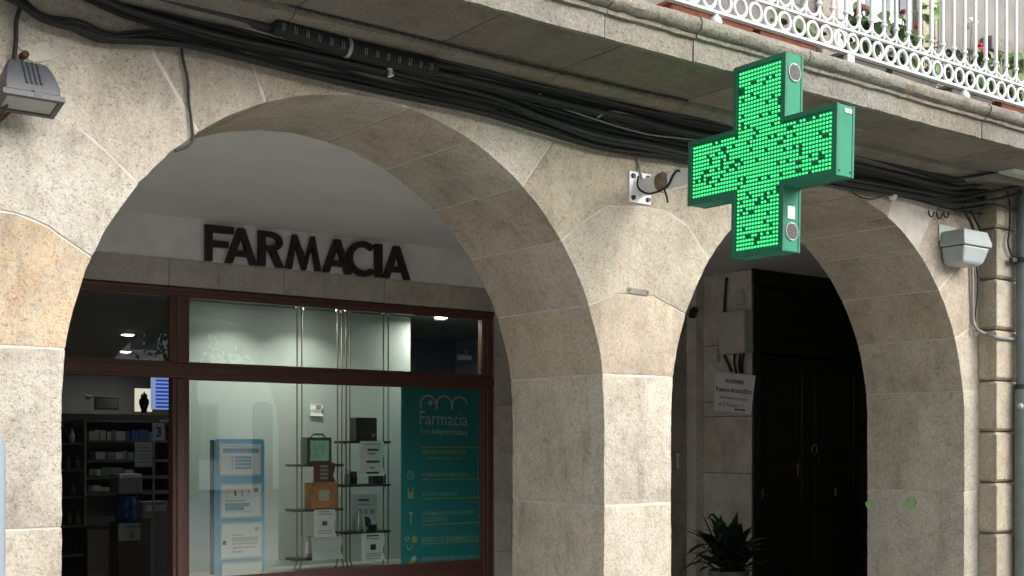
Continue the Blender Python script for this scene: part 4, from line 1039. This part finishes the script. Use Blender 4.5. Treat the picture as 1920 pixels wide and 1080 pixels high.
wire('power_lead', [onX(1245, 354, 4.65), onX(1250, 368, 4.65), onX(1252, 380, 4.66)], .006, 'cable_dark', cr)
wire('power_lead', [onY(1193, 275, -.012), onY(1196, 300, -.012), onY(1202, 330, -.02), onY(1206, 340, -.03)], .007, 'cable_grey', cr)
# name plate screwed to the pier
t = thing('small_wall_plate', 'tiny pale plate screwed to the pier between the arches', 'plate', tuple(onY(1195, 546, 0)))
a, b = onY(1176, 537, 0), onY(1215, 551, 0)
MB().prism([(a.x, a.z - .005), (a.x, a.z - .035), (b.x, b.z - .012), (b.x, b.z + .018)], -.009, -.004).build('plate', 'granite_shop', t)
for q in ((a.x + .012, a.z - .02), (b.x - .012, b.z + .003)): MB().lathe([(.005, -.004), (.006, .0)], (q[0], -.009, q[1]), 8, 'Y').build('screw', 'bolt_dark', t)

# ------------------------------------------------------------ left floodlight
fl = thing('floodlight', 'slate grey ribbed floodlight on the left pier beneath black cables', 'light', (1.385, 0, 2.85))
FC = Vector((1.385, -.17, 2.93))
# body: tapered shell rising from a rectangular rim, lens tilted down to the street
def fpt(u, v, w_):   # u along wall, v up the shell, w outwards
    ang = R(24); c_, s_ = math.cos(ang), math.sin(ang)
    u *= .88; v *= .9; w_ *= .9
    return (FC.x - .012 + u, FC.y - (w_ * c_ - v * s_ * .25), FC.z + v * c_ + w_ * s_ * .55)
m = MB(); vs = []
for v, hu, w0_, w1_ in ((-.03, .118, -.075, .075), (.02, .115, -.072, .07), (.10, .10, -.065, .035), (.145, .082, -.055, .01), (.16, .065, -.045, -.005)):
    vs += [fpt(-hu, v, w0_), fpt(hu, v, w0_), fpt(hu, v, w1_), fpt(-hu, v, w1_)]
fs = [(0, 1, 2, 3), (19, 18, 17, 16)] + [(l * 4 + k, l * 4 + (k + 1) % 4, l * 4 + 4 + (k + 1) % 4, l * 4 + 4 + k) for l in range(4) for k in range(4)]
m.add(vs, fs).build('lamp_body', 'lamp_slate', fl, 30, bevel=.008)
for u in (-.02, 0, .02, .04):
    MB().tube([fpt(u - .005, .015, .076), fpt(u - .005, .10, .040), fpt(u - .005, .145, .014)], .004, 5).build('cooling_rib', 'lamp_slate', fl)
m = MB(); vs = []
for hu, w0_, w1_, v in ((.128, -.085, .088, -.032), (.128, -.085, .088, -.056), (.105, -.062, .066, -.056), (.105, -.062, .066, -.046)):
    vs += [fpt(-hu, v, w0_), fpt(hu, v, w0_), fpt(hu, v, w1_), fpt(-hu, v, w1_)]
fs = [(0, 3, 2, 1)] + [(l * 4 + k, l * 4 + (k + 1) % 4, l * 4 + 4 + (k + 1) % 4, l * 4 + 4 + k) for l in range(3) for k in range(4)]
m.add(vs, fs).build('lamp_rim', 'lamp_rim', fl)
MB().add([fpt(-.104, -.05, -.061), fpt(.104, -.05, -.061), fpt(.104, -.05, .065), fpt(-.104, -.05, .065)] + [fpt(-.104, -.044, -.061), fpt(.104, -.044, -.061), fpt(.104, -.044, .065), fpt(-.104, -.044, .065)], [(0, 1, 2, 3), (7, 6, 5, 4), (0, 4, 5, 1), (1, 5, 6, 2), (2, 6, 7, 3), (3, 7, 4, 0)]).build('lens', 'lens_dirty', fl)
box('clip', fpt(.0, -.05, .09), fpt(.03, -.01, .094), 'lamp_slate', fl)
MB().tube([(FC.x - .09, -.002, 2.84), (FC.x - .09, -.06, 2.845), (FC.x - .085, -.15, 2.89)], .009, 6).build('mounting_bracket', 'rust', fl)
MB().tube([(FC.x - .085, -.02, 2.84), (FC.x - .045, -.10, 2.89)], .007, 6).build('mounting_bracket', 'rust', fl)
t = thing('rusty_stub', 'short rusty pipe stub poking from the wall above the left floodlight', 'pipe', tuple(onY(46, 101, 0)))
p = onY(46, 103, -.03); MB().lathe([(.014, .05), (.015, -.005), (.012, -.012)], (p.x, -.04, p.z), 12, 'Y').build('stub', 'rust', t, 40)
p = onY(75, 98, -.002); n = 16
o = MB().prism([(p.x + random.uniform(.05, .085) * math.cos(2 * math.pi * i / n), p.z + random.uniform(.02, .05) * math.sin(2 * math.pi * i / n)) for i in range(n)], -.0045, .004).build('mortar_patch', 'mortar', arc_b)

# ------------------------------------------------------------ right wall lantern
rl = thing('wall_lantern', 'pale grey box-shaped wall light on the right haunch beside the pilaster', 'light', (7.67, 0, 3.0))
def frust(levels, name, mat, par, bev=.006):
    vs = []
    for z, xa_, xb_, yf in levels: vs += [(xa_, yf, z), (xb_, yf, z), (xb_, -.012, z), (xa_, -.012, z)]
    n = len(levels)
    fs = [(3, 2, 1, 0), tuple((n - 1) * 4 + k for k in range(4))] + [(l * 4 + k, l * 4 + (k + 1) % 4, l * 4 + 4 + (k + 1) % 4, l * 4 + 4 + k) for l in range(n - 1) for k in range(4)]
    return MB().add(vs, fs).build(name, mat, par, bevel=bev)
ztop = onY(1806, 427, -.19).z; zmid = onY(1806, 458, -.19).z; zbot = onY(1806, 494, -.16).z
frust([(zmid + .004, 7.505, 7.835, -.205), (zmid + .03, 7.50, 7.84, -.205), (ztop, 7.53, 7.81, -.185)], 'lamp_housing', 'lamp_pale', rl)
frust([(zbot, 7.57, 7.77, -.14), (zbot + .02, 7.545, 7.795, -.165), (zmid, 7.515, 7.825, -.195)], 'diffuser', 'lamp_lens', rl, .012)
box('back_plate', (7.50, -.0118, zmid + .05), (7.70, -.002, ztop + .05), 'lamp_green', rl, .004)
# conduit and leads running down from it
wire('conduit', [onY(1822, 470, -.02), onY(1824, 560, -.02), onY(1825, 600, -.02), onY(1833, 618, -.05), onX(1850, 626, 7.985), onY(1868, 632, -.16), onY(1908, 637, -.16)], .011, 'cable_grey', rl)

# ------------------------------------------------------------ pale street light under the balcony at the far right
t = thing('soffit_lamp', 'pale green elongated lamp fixed under the balcony beside the downpipe', 'light', tuple(onY(1900, 300, -.35)))
a = onY(1876, 305, -.35); L = 1.0
m = MB(); vs = []
for z, i in ((a.z + .03, .02), (a.z, 0), (a.z - .045, .02), (a.z - .07, .06)):
    vs += [(a.x + i, -.47 + i, z), (a.x + L - i, -.47 + i, z), (a.x + L - i, -.27 - i, z), (a.x + i, -.27 - i, z)]
fs = [(3, 2, 1, 0), (12, 13, 14, 15)] + [(l * 4 + k, l * 4 + (k + 1) % 4, l * 4 + 4 + (k + 1) % 4, l * 4 + 4 + k) for l in range(3) for k in range(4)]
m.add(vs, fs).build('lamp_case', 'lamp_green', t, bevel=.012)
MB().tube([(a.x + .4, -.37, a.z + .03), (a.x + .4, -.37, 3.462)], .018).build('hanger', 'grey_metal', t)

# ------------------------------------------------------------ downpipe, left post
dp = thing('downpipe', 'green-grey drainpipe running down the pilaster', 'pipe', (8.42, -.22, 0))
x_ = onY(1915, 600, -.21).x + .03
MB().tube([(x_, -.21, .0), (x_, -.21, 3.2), (x_ + .02, -.21, 3.455)], .05, 16).build('pipe', 'pipe_green', dp, 50)
MB().lathe([(.062, 0), (.066, .01), (.066, 1.95), (.058, 2.0)], (x_, -.21, .0), 16).build('pipe_shoe', 'pipe_green', dp, 40)
for z in (2.0, 2.9): MB().lathe([(.058, 0), (.06, .005), (.06, .03), (.058, .035)], (x_, -.21, z), 16).build('pipe_clip', 'bolt_dark', dp, 40)
box('pipe_bracket', (x_ - .12, -.2, 2.90), (x_ - .04, -.17, 2.93), 'bolt_dark', dp)
z = onY(1904, 762, -.2).z; MB().sphere((x_ - .062, -.22, z), .026).build('pipe_boss', 'grey_metal', dp, 60)
t = thing('street_post', 'pale blue-grey metal post standing at the left pier', 'post', (.775, -2.0, 0))
MB().lathe([(.026, 0), (.026, 1.60), (.024, 1.612), (.012, 1.62)], (.774, -2.0, 0), 16).build('post_shaft', 'post_pale', t, 40)
MB().lathe([(.06, 0), (.06, .012), (.03, .02)], (.774, -2.0, .0), 16).build('base_plate', 'grey_metal', t, 40)

# ------------------------------------------------------------ cables along the wall
CG = 'black cables strung along the arcade wall'
rc = random.Random(11)
def cable(label, pts, r, Y, mat='cable_black', group=None, jit=0, seg=7):
    P_ = []
    for q in pts:
        yy = Y if len(q) == 2 else q[2]
        P_.append(onY(q[0], q[1] + rc.uniform(-jit, jit), yy))
    o = MB().tube(smooth_path(P_, 7), r, seg).build('cable', mat, None, 60)
    tag(o, label, 'cable', group); return o
low = [(-60, -30), (20, -6), (80, 34), (150, 54), (210, 72), (290, 72), (400, 92), (560, 132), (660, 155), (760, 178), (900, 206), (1010, 240), (1130, 273), (1250, 292), (1330, 302), (1480, 325), (1600, 347), (1700, 360), (1780, 371), (1850, 377), (1960, 352)]
for k, (dy, r, Y, mt) in enumerate(((0, .012, -.022, 'cable_black'), (6, .010, -.040, 'cable_dark'), (-5, .010, -.045, 'cable_black'), (3, .009, -.062, 'cable_black'))):
    cable('black cable sagging lowest along the arcade wall above the arches', [(x, y + dy) for x, y in low], r, Y, mt, 'lowest black cables along the wall', 2.5)
cable('thick black cable drooping below the others over the left arch', [(130, 50, -.03), (180, 72, -.03), (215, 76, -.04), (270, 78, -.04), (330, 82, -.04)], .014, -.04)
mid = [(60, -60), (140, -30), (230, 8), (320, 36), (430, 66), (560, 92), (700, 122), (820, 153), (930, 180), (1020, 215), (1120, 248), (1210, 268), (1300, 285), (1450, 310), (1600, 333), (1700, 350), (1800, 368), (1880, 372), (1960, 340)]
for k, (dy, r, Y, mt) in enumerate(((0, .015, -.035, 'cable_black'), (9, .013, -.05, 'cable_dark'), (-8, .014, -.05, 'cable_black'), (16, .011, -.032, 'cable_black'), (4, .012, -.075, 'cable_dark'), (-14, .013, -.045, 'cable_black'), (12, .012, -.07, 'cable_black'))):
    cable('black cable in the middle bundle along the arcade wall', [(x, y + dy) for x, y in mid], r, Y, mt, 'middle bundle of black cables', 3)
up = [(130, -70), (230, -30), (340, 0), (430, 22), (530, 52), (660, 88), (800, 128), (900, 148), (1000, 172), (1100, 196), (1200, 220), (1300, 243), (1450, 270), (1600, 300), (1700, 325), (1790, 348), (1860, 338), (1960, 318)]
for k, (dy, r, Y, mt) in enumerate(((0, .018, -.08, 'cable_black'), (9, .015, -.065, 'cable_black'), (-8, .015, -.11, 'cable_black'), (17, .013, -.06, 'cable_dark'), (5, .014, -.12, 'cable_dark'), (-14, .017, -.13, 'cable_black'), (12, .016, -.095, 'cable_black'))):
    cable('thick black cable in the top bundle under the balcony', [(x, y + dy) for x, y in up], r, Y, mt, 'top bundle of black cables', 2.5)
for k, (bs_, dy, r, Y, mt) in enumerate(((mid, 22, .006, -.03, 'cable_dark'), (up, 22, .006, -.07, 'cable_dark'), (low, -11, .006, -.03, 'cable_dark'), (mid, -20, .0055, -.08, 'cable_grey'), (up, -18, .006, -.16, 'cable_dark'))):
    cable(['thin dusty wire wandering below the middle cable bundle', 'thin dusty wire wandering below the top cable bundle', 'thin dusty wire just above the lowest cables', 'thin pale grey wire above the middle cable bundle', 'thin dusty wire above the top cable bundle'][k], [(x, y + dy) for x, y in bs_], r, Y, mt, None, 6)
# twisted wire at the edge of the bed mould
tw = [(520, -6), (560, 12), (660, 37), (760, 62), (840, 82), (960, 112), (1080, 140), (1200, 168), (1290, 186)]
for ph in (0, math.pi):
    path = smooth_path([onY(x, y + 3, -.275) for x, y in tw], 18)
    pts = [p + Vector((0, .004 * math.cos(i * .8 + ph), .004 * math.sin(i * .8 + ph))) for i, p in enumerate(path)]
    o = MB().tube(pts, .0036, 5).build('cable', 'cable_dark', None, 60); tag(o, 'thin twisted wire along the moulding under the balcony', 'cable', 'strands of the twisted wire')
path = smooth_path([onY(x, y, -.45) for x, y in ((1600, 240), (1680, 252), (1760, 266), (1850, 280), (1960, 298))], 14)
for ph in (0, math.pi):
    pts = [p + Vector((0, .006 * math.cos(i * .9 + ph), .006 * math.sin(i * .9 + ph))) for i, p in enumerate(path)]
    o = MB().tube(pts, .005, 5).build('cable', 'cable_grey', None, 60); tag(o, 'pale twisted wire hanging below the balcony right of the cross', 'cable', 'strands of the pale twisted wire')
cable('thin cable hanging down the wall into the left arch', [(340, 85), (343, 110), (352, 150), (354, 190), (360, 238), (361, 262), (350, 275), (328, 283)], .0065, -.014, 'cable_dark')
cable('black cable dropping to the left floodlight', [(38, 12), (31, 40), (30, 75), (27, 105), (24, 130)], .009, -.03)
cable('thin loop of wire hanging below the cables right of the left arch', [(918, 190), (945, 217), (965, 232), (985, 239), (1005, 232), (1015, 222)], .0045, -.03)
cable('thin wire loop hanging below the cables right of the cross', [(1582, 345), (1605, 365), (1625, 373), (1645, 371), (1665, 362)], .0045, -.03)
cable('pale grey cable arching over the cables near the cross', [(1120, 220, -.10), (1135, 211, -.12), (1160, 211, -.12), (1200, 222, -.1), (1260, 240, -.1), (1330, 262, -.1)], .008, -.1, 'cable_grey')
cable('thin curled wire among the cables near the cross', [(1120, 216), (1150, 228), (1168, 236), (1158, 231), (1146, 218), (1150, 214)], .005, -.09, 'cable_dark')
cable('short looped cable end tied over the left arch shoulder', [(1000, 185), (1030, 189), (1041, 194), (1034, 198), (1015, 195)], .007, -.08)
for kk, (x_, y_) in enumerate(((1746, 398), (1761, 401), (1774, 400))):
    c_ = onY(x_, y_, -.03)
    o = MB().tube([c_ + Vector((.03 * math.cos(R(q)), 0, .03 * math.sin(R(q)))) for q in range(-200, 21, 20)], .0055, 6).build('cable_clip', 'cable_black', None, 60)
    tag(o, 'small black wire hook hanging under the cables above the wall lantern', 'hook', 'wire hooks above the wall lantern')
for kk, (pts, r) in enumerate((([(1800, 350), (1805, 385), (1822, 420), (1828, 440)], .012), ([(1804, 365), (1818, 390), (1838, 430), (1842, 450)], .010), ([(1812, 345), (1812, 365), (1811, 385)], .009))):
    cable('black lead dropping from the cable bundle to the wall lantern', pts, r, -.06, 'cable_black', 'leads above the wall lantern')
cable('black cable sweeping across the pilaster top', [(1700, 352, -.06), (1780, 374, -.08), (1850, 362, -.2), (1900, 352, -.22), (1960, 338, -.22)], .014, -.1)
cable('black cable sweeping across the pilaster just below another', [(1690, 362, -.05), (1780, 384, -.08), (1850, 378, -.19), (1900, 366, -.21), (1960, 352, -.22)], .012, -.1)
cable('black cable wrapped round the upper pilaster block', [(1790, 394, -.05), (1832, 390, -.12), (1866, 384, -.18), (1900, 392, -.18), (1940, 400, -.18)], .011, -.1)
cable('thin black lead hanging down the pilaster front', [(1885, 345, -.17), (1893, 380, -.17), (1893, 430, -.17), (1890, 455, -.17), (1897, 478, -.17), (1908, 485, -.17)], .007, -.17)
cable('thin dark cable beside the pale conduit below the lantern', [(1829, 490), (1833, 520), (1832, 560), (1828, 600), (1831, 622)], .006, -.02, 'cable_dark')
cable('dark cable running under the soffit toward the far lamp', [(1790, 335, -.2), (1830, 330, -.25), (1870, 322, -.3), (1900, 318, -.32)], .010, -.2)
# corrugated sleeve round the top cables
cs = thing('cable_sleeve', 'ribbed black cable sleeve with a grey band over the left arch', 'cable sleeve', tuple(onY(665, 90, -.17)))
A_, B_ = onY(512, 47, -.15), onY(815, 128, -.15)
m = MB(); n = 150; pts = []; rs = []
for i in range(n):
    q = i / (n - 1); pts.append(A_.lerp(B_, q) + Vector((0, 0, -.012 * math.sin(math.pi * q)))); rs.append(.039 + (.003 if (i // 2) % 2 else 0))
m.tube(pts, rs, 14).build('sleeve', 'cable_black', cs)
d_ = (B_ - A_)
q0 = A_ + d_ * .425 + Vector((0, 0, -.012)); q1 = A_ + d_ * .445 + Vector((0, 0, -.012))
MB().tube([q0, q1], .045, 16).build('band', 'grey_metal', cs, 50)
for i in range(14):
    q = .03 + i * .07
    if abs(q - .43) < .03: continue
    for e in (0, .012):
        c_ = A_ + d_ * (q + e) + Vector((0, 0, -.012 * math.sin(math.pi * (q + e))))
        MB().tube([c_ + Vector((0, -.0435 * math.cos(R(t_)), .0435 * math.sin(R(t_)))) for t_ in (-35, -20, -5, 8)], .0018, 4).build('tie_wire', 'cable_grey', cs)
# small clips, screws
for px, py in ((733, 127), (735, 138), (1012, 180), (1165, 193)):
    c_ = onY(px, py, -.10); t = thing('cable_clip', 'small pale clip fixed among the cables', 'clip', tuple(c_), 'pale clips among the cables')
    box('clip_body', c_ - Vector((.008, .005, .012)), c_ + Vector((.008, .03, .012)), 'white_paint', t, .003); MB().lathe([(.004, -.004), (.005, .001)], c_ - Vector((0, .004, 0)), 8, 'Y').build('screw', 'bolt_dark', t)
t = thing('mortar_lump', 'pale lump of plaster stuck under the cables above the right arch', 'plaster lump', tuple(onY(1676, 367, -.03)))
m = MB(); m.sphere(onY(1674, 366, -.03), .032, 9, 6); m.v = [(x + rc.uniform(-.008, .01), y + rc.uniform(-.008, .008), z * 1 + rc.uniform(-.008, .008)) for x, y, z in m.v]; m.build('lump', 'cream_card', t, 60)

# ------------------------------------------------------------ balcony railing
ra = thing('balcony_railing', 'white wrought-iron balcony railing with a row of rings and turned bars', 'railing', (5.9, -.72, 3.67))
YR = -.735; ZR1 = 3.748; ZR2 = ZR1 + .127; PI_ = .113; XR0, NB = 3.62, 45
XE = XR0 + NB * PI_
box('rail', (XR0 - .05, YR - .018, ZR1 - .007), (XE + .05, YR + .018, ZR1 + .007), 'rail_white', ra, .002)
box('rail', (XR0 - .05, YR - .014, ZR2 - .006), (XE + .05, YR + .014, ZR2 + .006), 'rail_white', ra, .002)
box('handrail', (XR0 - .05, YR - .025, ZR1 + .93), (XE + .05, YR + .025, ZR1 + .96), 'rail_white', ra, .006)
ring = MB().tube([(.0445 * math.cos(2 * math.pi * k / 20), 0, .0465 * math.sin(2 * math.pi * k / 20)) for k in range(20)], .0098, 8, closed=True)
ring.lathe([(.008, -.058), (.008, -.052)], (0, 0, 0), 6); ring.lathe([(.008, .052), (.008, .058)], (0, 0, 0), 6)
ring_me = ring.mesh('ring', 60)
bar_me = MB().lathe([(.006, .0), (.008, .02), (.010, .06), (.011, .075), (.018, .08), (.019, .086), (.018, .092), (.012, .097), (.012, .80)], (0, 0, 0), 10).mesh('baluster', 40)
cusp_me = MB().tube([(PI_ / 2 * math.cos(R(a_)), 0, .08 + .067 * math.sin(R(a_))) for a_ in range(180, 361, 15)], [.0075] * 4 + [.009] * 5 + [.0075] * 4, 7).mesh('cusp_arc', 60)
for k in range(NB):
    x_ = XR0 + PI_ * (k + .5)
    inst('ring', ring_me, 'rail_white', (x_, YR, (ZR1 + ZR2) / 2), ra)
    inst('baluster', bar_me, 'rail_white', (x_ + PI_ / 2, YR, ZR2 + .006), ra)
    inst('cusp_arc', cusp_me, 'rail_white', (x_, YR, ZR2 + .006), ra)
for px in (1342, 1808):
    p = onY(px, 60, YR); ft = MB().lathe([(.012, 0), (.028, .012), (.033, .03), (.026, .05), (.014, .058), (.014, .07)], (p.x, YR, 3.672), 14).build('foot_ball', 'rail_white', ra, 50)
p = onY(1592, 60, YR); box('foot_block', (p.x - .03, YR - .015, 3.672), (p.x + .03, YR + .015, ZR1 - .008), 'rail_white', ra, .004)
for px in (1130,): p = onY(px, 60, YR); MB().lathe([(.012, 0), (.033, .03), (.014, .058), (.014, .07)], (p.x, YR, 3.672), 14).build('foot_ball', 'rail_white', ra, 50)

# ------------------------------------------------------------ balcony planters and flowers
def planter(x0_, x1_, label, mat):
    t = thing('planter_trough', label, 'planter', ((x0_ + x1_) / 2, -.5, 3.68))
    vs = []
    for z, i in ((3.677, .02), (3.80, 0)): vs += [(x0_ + i, -.6 + i, z), (x1_ - i, -.6 + i, z), (x1_ - i, -.42 - i, z), (x0_ + i, -.42 - i, z)]
    MB().add(vs, [(3, 2, 1, 0), (4, 5, 6, 7)] + [(k, (k + 1) % 4, 4 + (k + 1) % 4, 4 + k) for k in range(4)]).build('trough', mat, t, bevel=.008)
    box('trough_lip', (x0_ - .01, -.61, 3.80), (x1_ + .01, -.41, 3.822), mat, t, .004)
    return t
planter(4.35, 4.95, 'long terracotta trough behind the railing above the cross', 'terracotta')
planter(5.0, 5.45, 'terracotta trough next to the long one, right above the cross arm', 'terracotta')
planter(5.7, 6.1, 'dark grey trough under the leafy geraniums', 'pot_grey')
planter(6.15, 6.6, 'dark grey trough under the climbing bright leaves', 'pot_grey')
planter(6.75, 7.2, 'grey trough under the white blossom', 'pot_grey')
planter(7.3, 7.8, 'terracotta trough at the far right of the balcony', 'terracotta')
def geranium(label, c_, w_, h_, nleaf, lm, flowers, group=None):
    t = thing('geranium', label, 'plant', (c_[0], c_[1], 3.81))
    m = MB(); ms = MB(); rg = random.Random(int(c_[0] * 1000))
    for k in range(nleaf):
        q = Vector((c_[0] + rg.gauss(0, w_ * .45), c_[1] + rg.gauss(0, .06), 3.84 + h_ * rg.random() ** 1.1))
        rr = rg.uniform(.022, .042); nrm = Vector((rg.uniform(-.7, .7), rg.uniform(-1, .1), rg.uniform(-.1, 1))).normalized(); u = nrm.orthogonal().normalized(); v = nrm.cross(u); n_ = 8
        ring_ = [q + (u * math.cos(2 * math.pi * i / n_) + v * math.sin(2 * math.pi * i / n_)) * rr * (1 + .12 * math.cos(4 * math.pi * i / n_ * 1.5)) + nrm * .006 for i in range(n_)]
        m.add([q] + ring_, [(0, 1 + i, 1 + (i + 1) % n_) for i in range(n_)])
        if k % 3 == 0: ms.tube([(c_[0] + rg.uniform(-.05, .05), c_[1], 3.82), (q.x, q.y, (3.82 + q.z) / 2), q], .0025, 4)
    m.build('foliage', lm, t); ms.build('stem', 'stem', t)
    for fx, fz, fr_, fm in flowers:
        mf = MB(); cc = Vector((fx, c_[1] - .03, fz))
        for k in range(26):
            d_ = Vector((rg.gauss(0, 1), rg.gauss(0, 1), rg.gauss(0, 1))).normalized(); q = cc + d_ * fr_ * rg.uniform(.6, 1)
            u = d_.orthogonal().normalized(); v = d_.cross(u); s2 = fr_ * .5
            mf.add([q - u * s2, q + v * s2 * .8, q + u * s2, q - v * s2 * .8, q + d_ * s2 * .3], [(0, 1, 4), (1, 2, 4), (2, 3, 4), (3, 0, 4)])
        mf.build('blossom', fm, t); MB().tube([cc, (cc.x + .01, c_[1], 3.9)], .003, 4).build('flower_stalk', 'stem', t)
def bz(px, py, Y=-.55): p = onY(px, py, Y); return p.x, p.z
def G_(label, px, w_, h_, n_, lm, fl_):
    x_, _ = bz(px, 60); geranium(label, (x_, -.52), w_, h_, n_, lm, [(*bz(fx, fy), r_, m_) for fx, fy, r_, m_ in fl_])
G_('geranium with sparse brownish leaves over the terracotta trough', 1505, .16, .22, 30, 'leaf_green', [])
G_('geranium with dark crimson blossoms in front of the white window', 1638, .16, .30, 80, 'leaf_green', [(1615, 22, .042, 'petal_dark'), (1655, 30, .024, 'petal_dark')])
G_('geranium with two small red blossoms between the window bars', 1692, .13, .28, 75, 'leaf_green', [(1693, 24, .022, 'petal_dark'), (1721, 49, .026, 'petal_red')])
G_('plant with bright lime leaves climbing one railing bar', 1742, .06, .46, 45, 'leaf_bright', [])
G_('geranium with a white blossom in front of the stone wall', 1825, .14, .26, 60, 'leaf_green', [(1822, 44, .042, 'petal_white')])
G_('geranium with a bright scarlet blossom behind the railing', 1850, .12, .22, 60, 'leaf_green', [(1835, 93, .042, 'petal_red')])
G_('leafy plant with pale green leaves at the right end of the railing', 1905, .10, .34, 60, 'leaf_bright', [])
G_('small leafy plant at the foot of the stone window surround', 1790, .10, .2, 40, 'leaf_dark', [])

# ------------------------------------------------------------ other side of the street (seen as reflections in the shop window)
hb = thing('white_house', 'white plastered house with arched door across the street', 'house', (20, -27, 0))
YO = -26.0
box('house_wall', (14.5, YO - 8, 0), (24.5, YO, 9), 'house_white', hb)
box('house_wall', (24.52, YO - 8, 0), (44, YO + .3, 8.2), 'house_stone', hb)
def hwin(x0_, x1_, z0_, z1_, frm='window_white', par=hb, Y=None):
    Y = YO if Y is None else Y
    f_ = box('window', (x0_ - .12, Y + .01, z0_ - .12), (x1_ + .12, Y + .08, z1_ + .12), frm, par)
    xm_ = (x0_ + x1_) / 2
    for a_, b_ in ((x0_, xm_ - .04), (xm_ + .04, x1_)): box('pane', (a_, Y + .082, z0_), (b_, Y + .09, z1_), 'shutter', f_)
dq = [(19.76, -.1), (20.52, -.1), (20.52, 3.0)] + [(20.14 + .38 * math.cos(R(q)), 3.0 + .22 * math.sin(R(q))) for q in range(15, 180, 15)] + [(19.76, 3.0)]
MB().prism(dq, YO + .05, YO + .12).build('house_door', 'shutter', hb)
for x_ in (15.6, 17.4, 22.6):
    hwin(x_, x_ + .9, 1.2, 3.0, 'house_stone')
for x_ in (15.2, 16.9, 18.6, 20.3, 22.4): hwin(x_, x_ + .95, 4.9, 7.0)
box('string_course', (14.5, YO + .005, 4.0), (24.5, YO + .12, 4.25), 'house_stone', hb)
box('eaves', (14.3, YO - 8.1, 9.001), (44.2, YO + .5, 9.3), 'roof_tile', hb)
for x_ in (26, 29, 32, 35):
    for z_ in (1.2, 4.6): hwin(x_, x_ + 1, z_, z_ + 1.9, par=hb, Y=YO + .31)
h2 = thing('grey_house', 'long grey stone house row across the street', 'house', (-10, -27, 0))
box('house_wall', (-40, YO - 8, 0), (14.4, YO + .2, 8.6), 'house_stone', h2)
for x_ in range(-30, 13, 4):
    for z_ in (1.2, 4.6): hwin(x_, x_ + 1.1, z_, z_ + 1.9, par=h2, Y=YO + .21)
box('eaves', (-40, YO - 8.1, 8.601), (14.4, YO + .7, 8.9), 'roof_tile', h2)
def tree(label, x_, y_, h_, cr_, n_):
    t = thing('street_tree', label, 'tree', (x_, y_, -.13), 'trees across the street'); rg = random.Random(int(x_ * 10))
    m = MB().tube([(x_, y_, -.14), (x_ + .05, y_, h_ * .3), (x_ - .05, y_, h_ * .55)], [.17, .13, .08], 9)
    cl = []
    for k in range(9):
        a_ = rg.uniform(0, 6.28); q = Vector((x_ + cr_ * .6 * math.cos(a_), y_ + cr_ * .6 * math.sin(a_), h_ * rg.uniform(.55, .9))); cl.append(q)
        m.tube([(x_, y_, h_ * rg.uniform(.35, .52)), (Vector((x_, y_, h_ * .55)) + q) / 2, q], [.06, .04, .015], 6)
    m.build('trunk', 'bark', t, 60); mc = MB()
    for k in range(n_):
        q = rg.choice(cl) + Vector((rg.gauss(0, 1), rg.gauss(0, 1), rg.gauss(0, .8))) * cr_ * .3
        u = Vector((rg.gauss(0, 1), rg.gauss(0, 1), rg.gauss(0, 1))).normalized(); v = u.orthogonal().normalized(); s2 = rg.uniform(.07, .14)
        mc.quad(q - u * s2, q + v * s2 * .6, q + u * s2, q - v * s2 * .6)
    o = mc.build('crown', 'leaf_tree', t)
tree('leafy plane tree in front of the white house across the street', 15.4, -21, 8, 2.3, 3500)
tree('second leafy tree farther along in front of the grey houses', 8, -21, 8, 2.3, 2500)
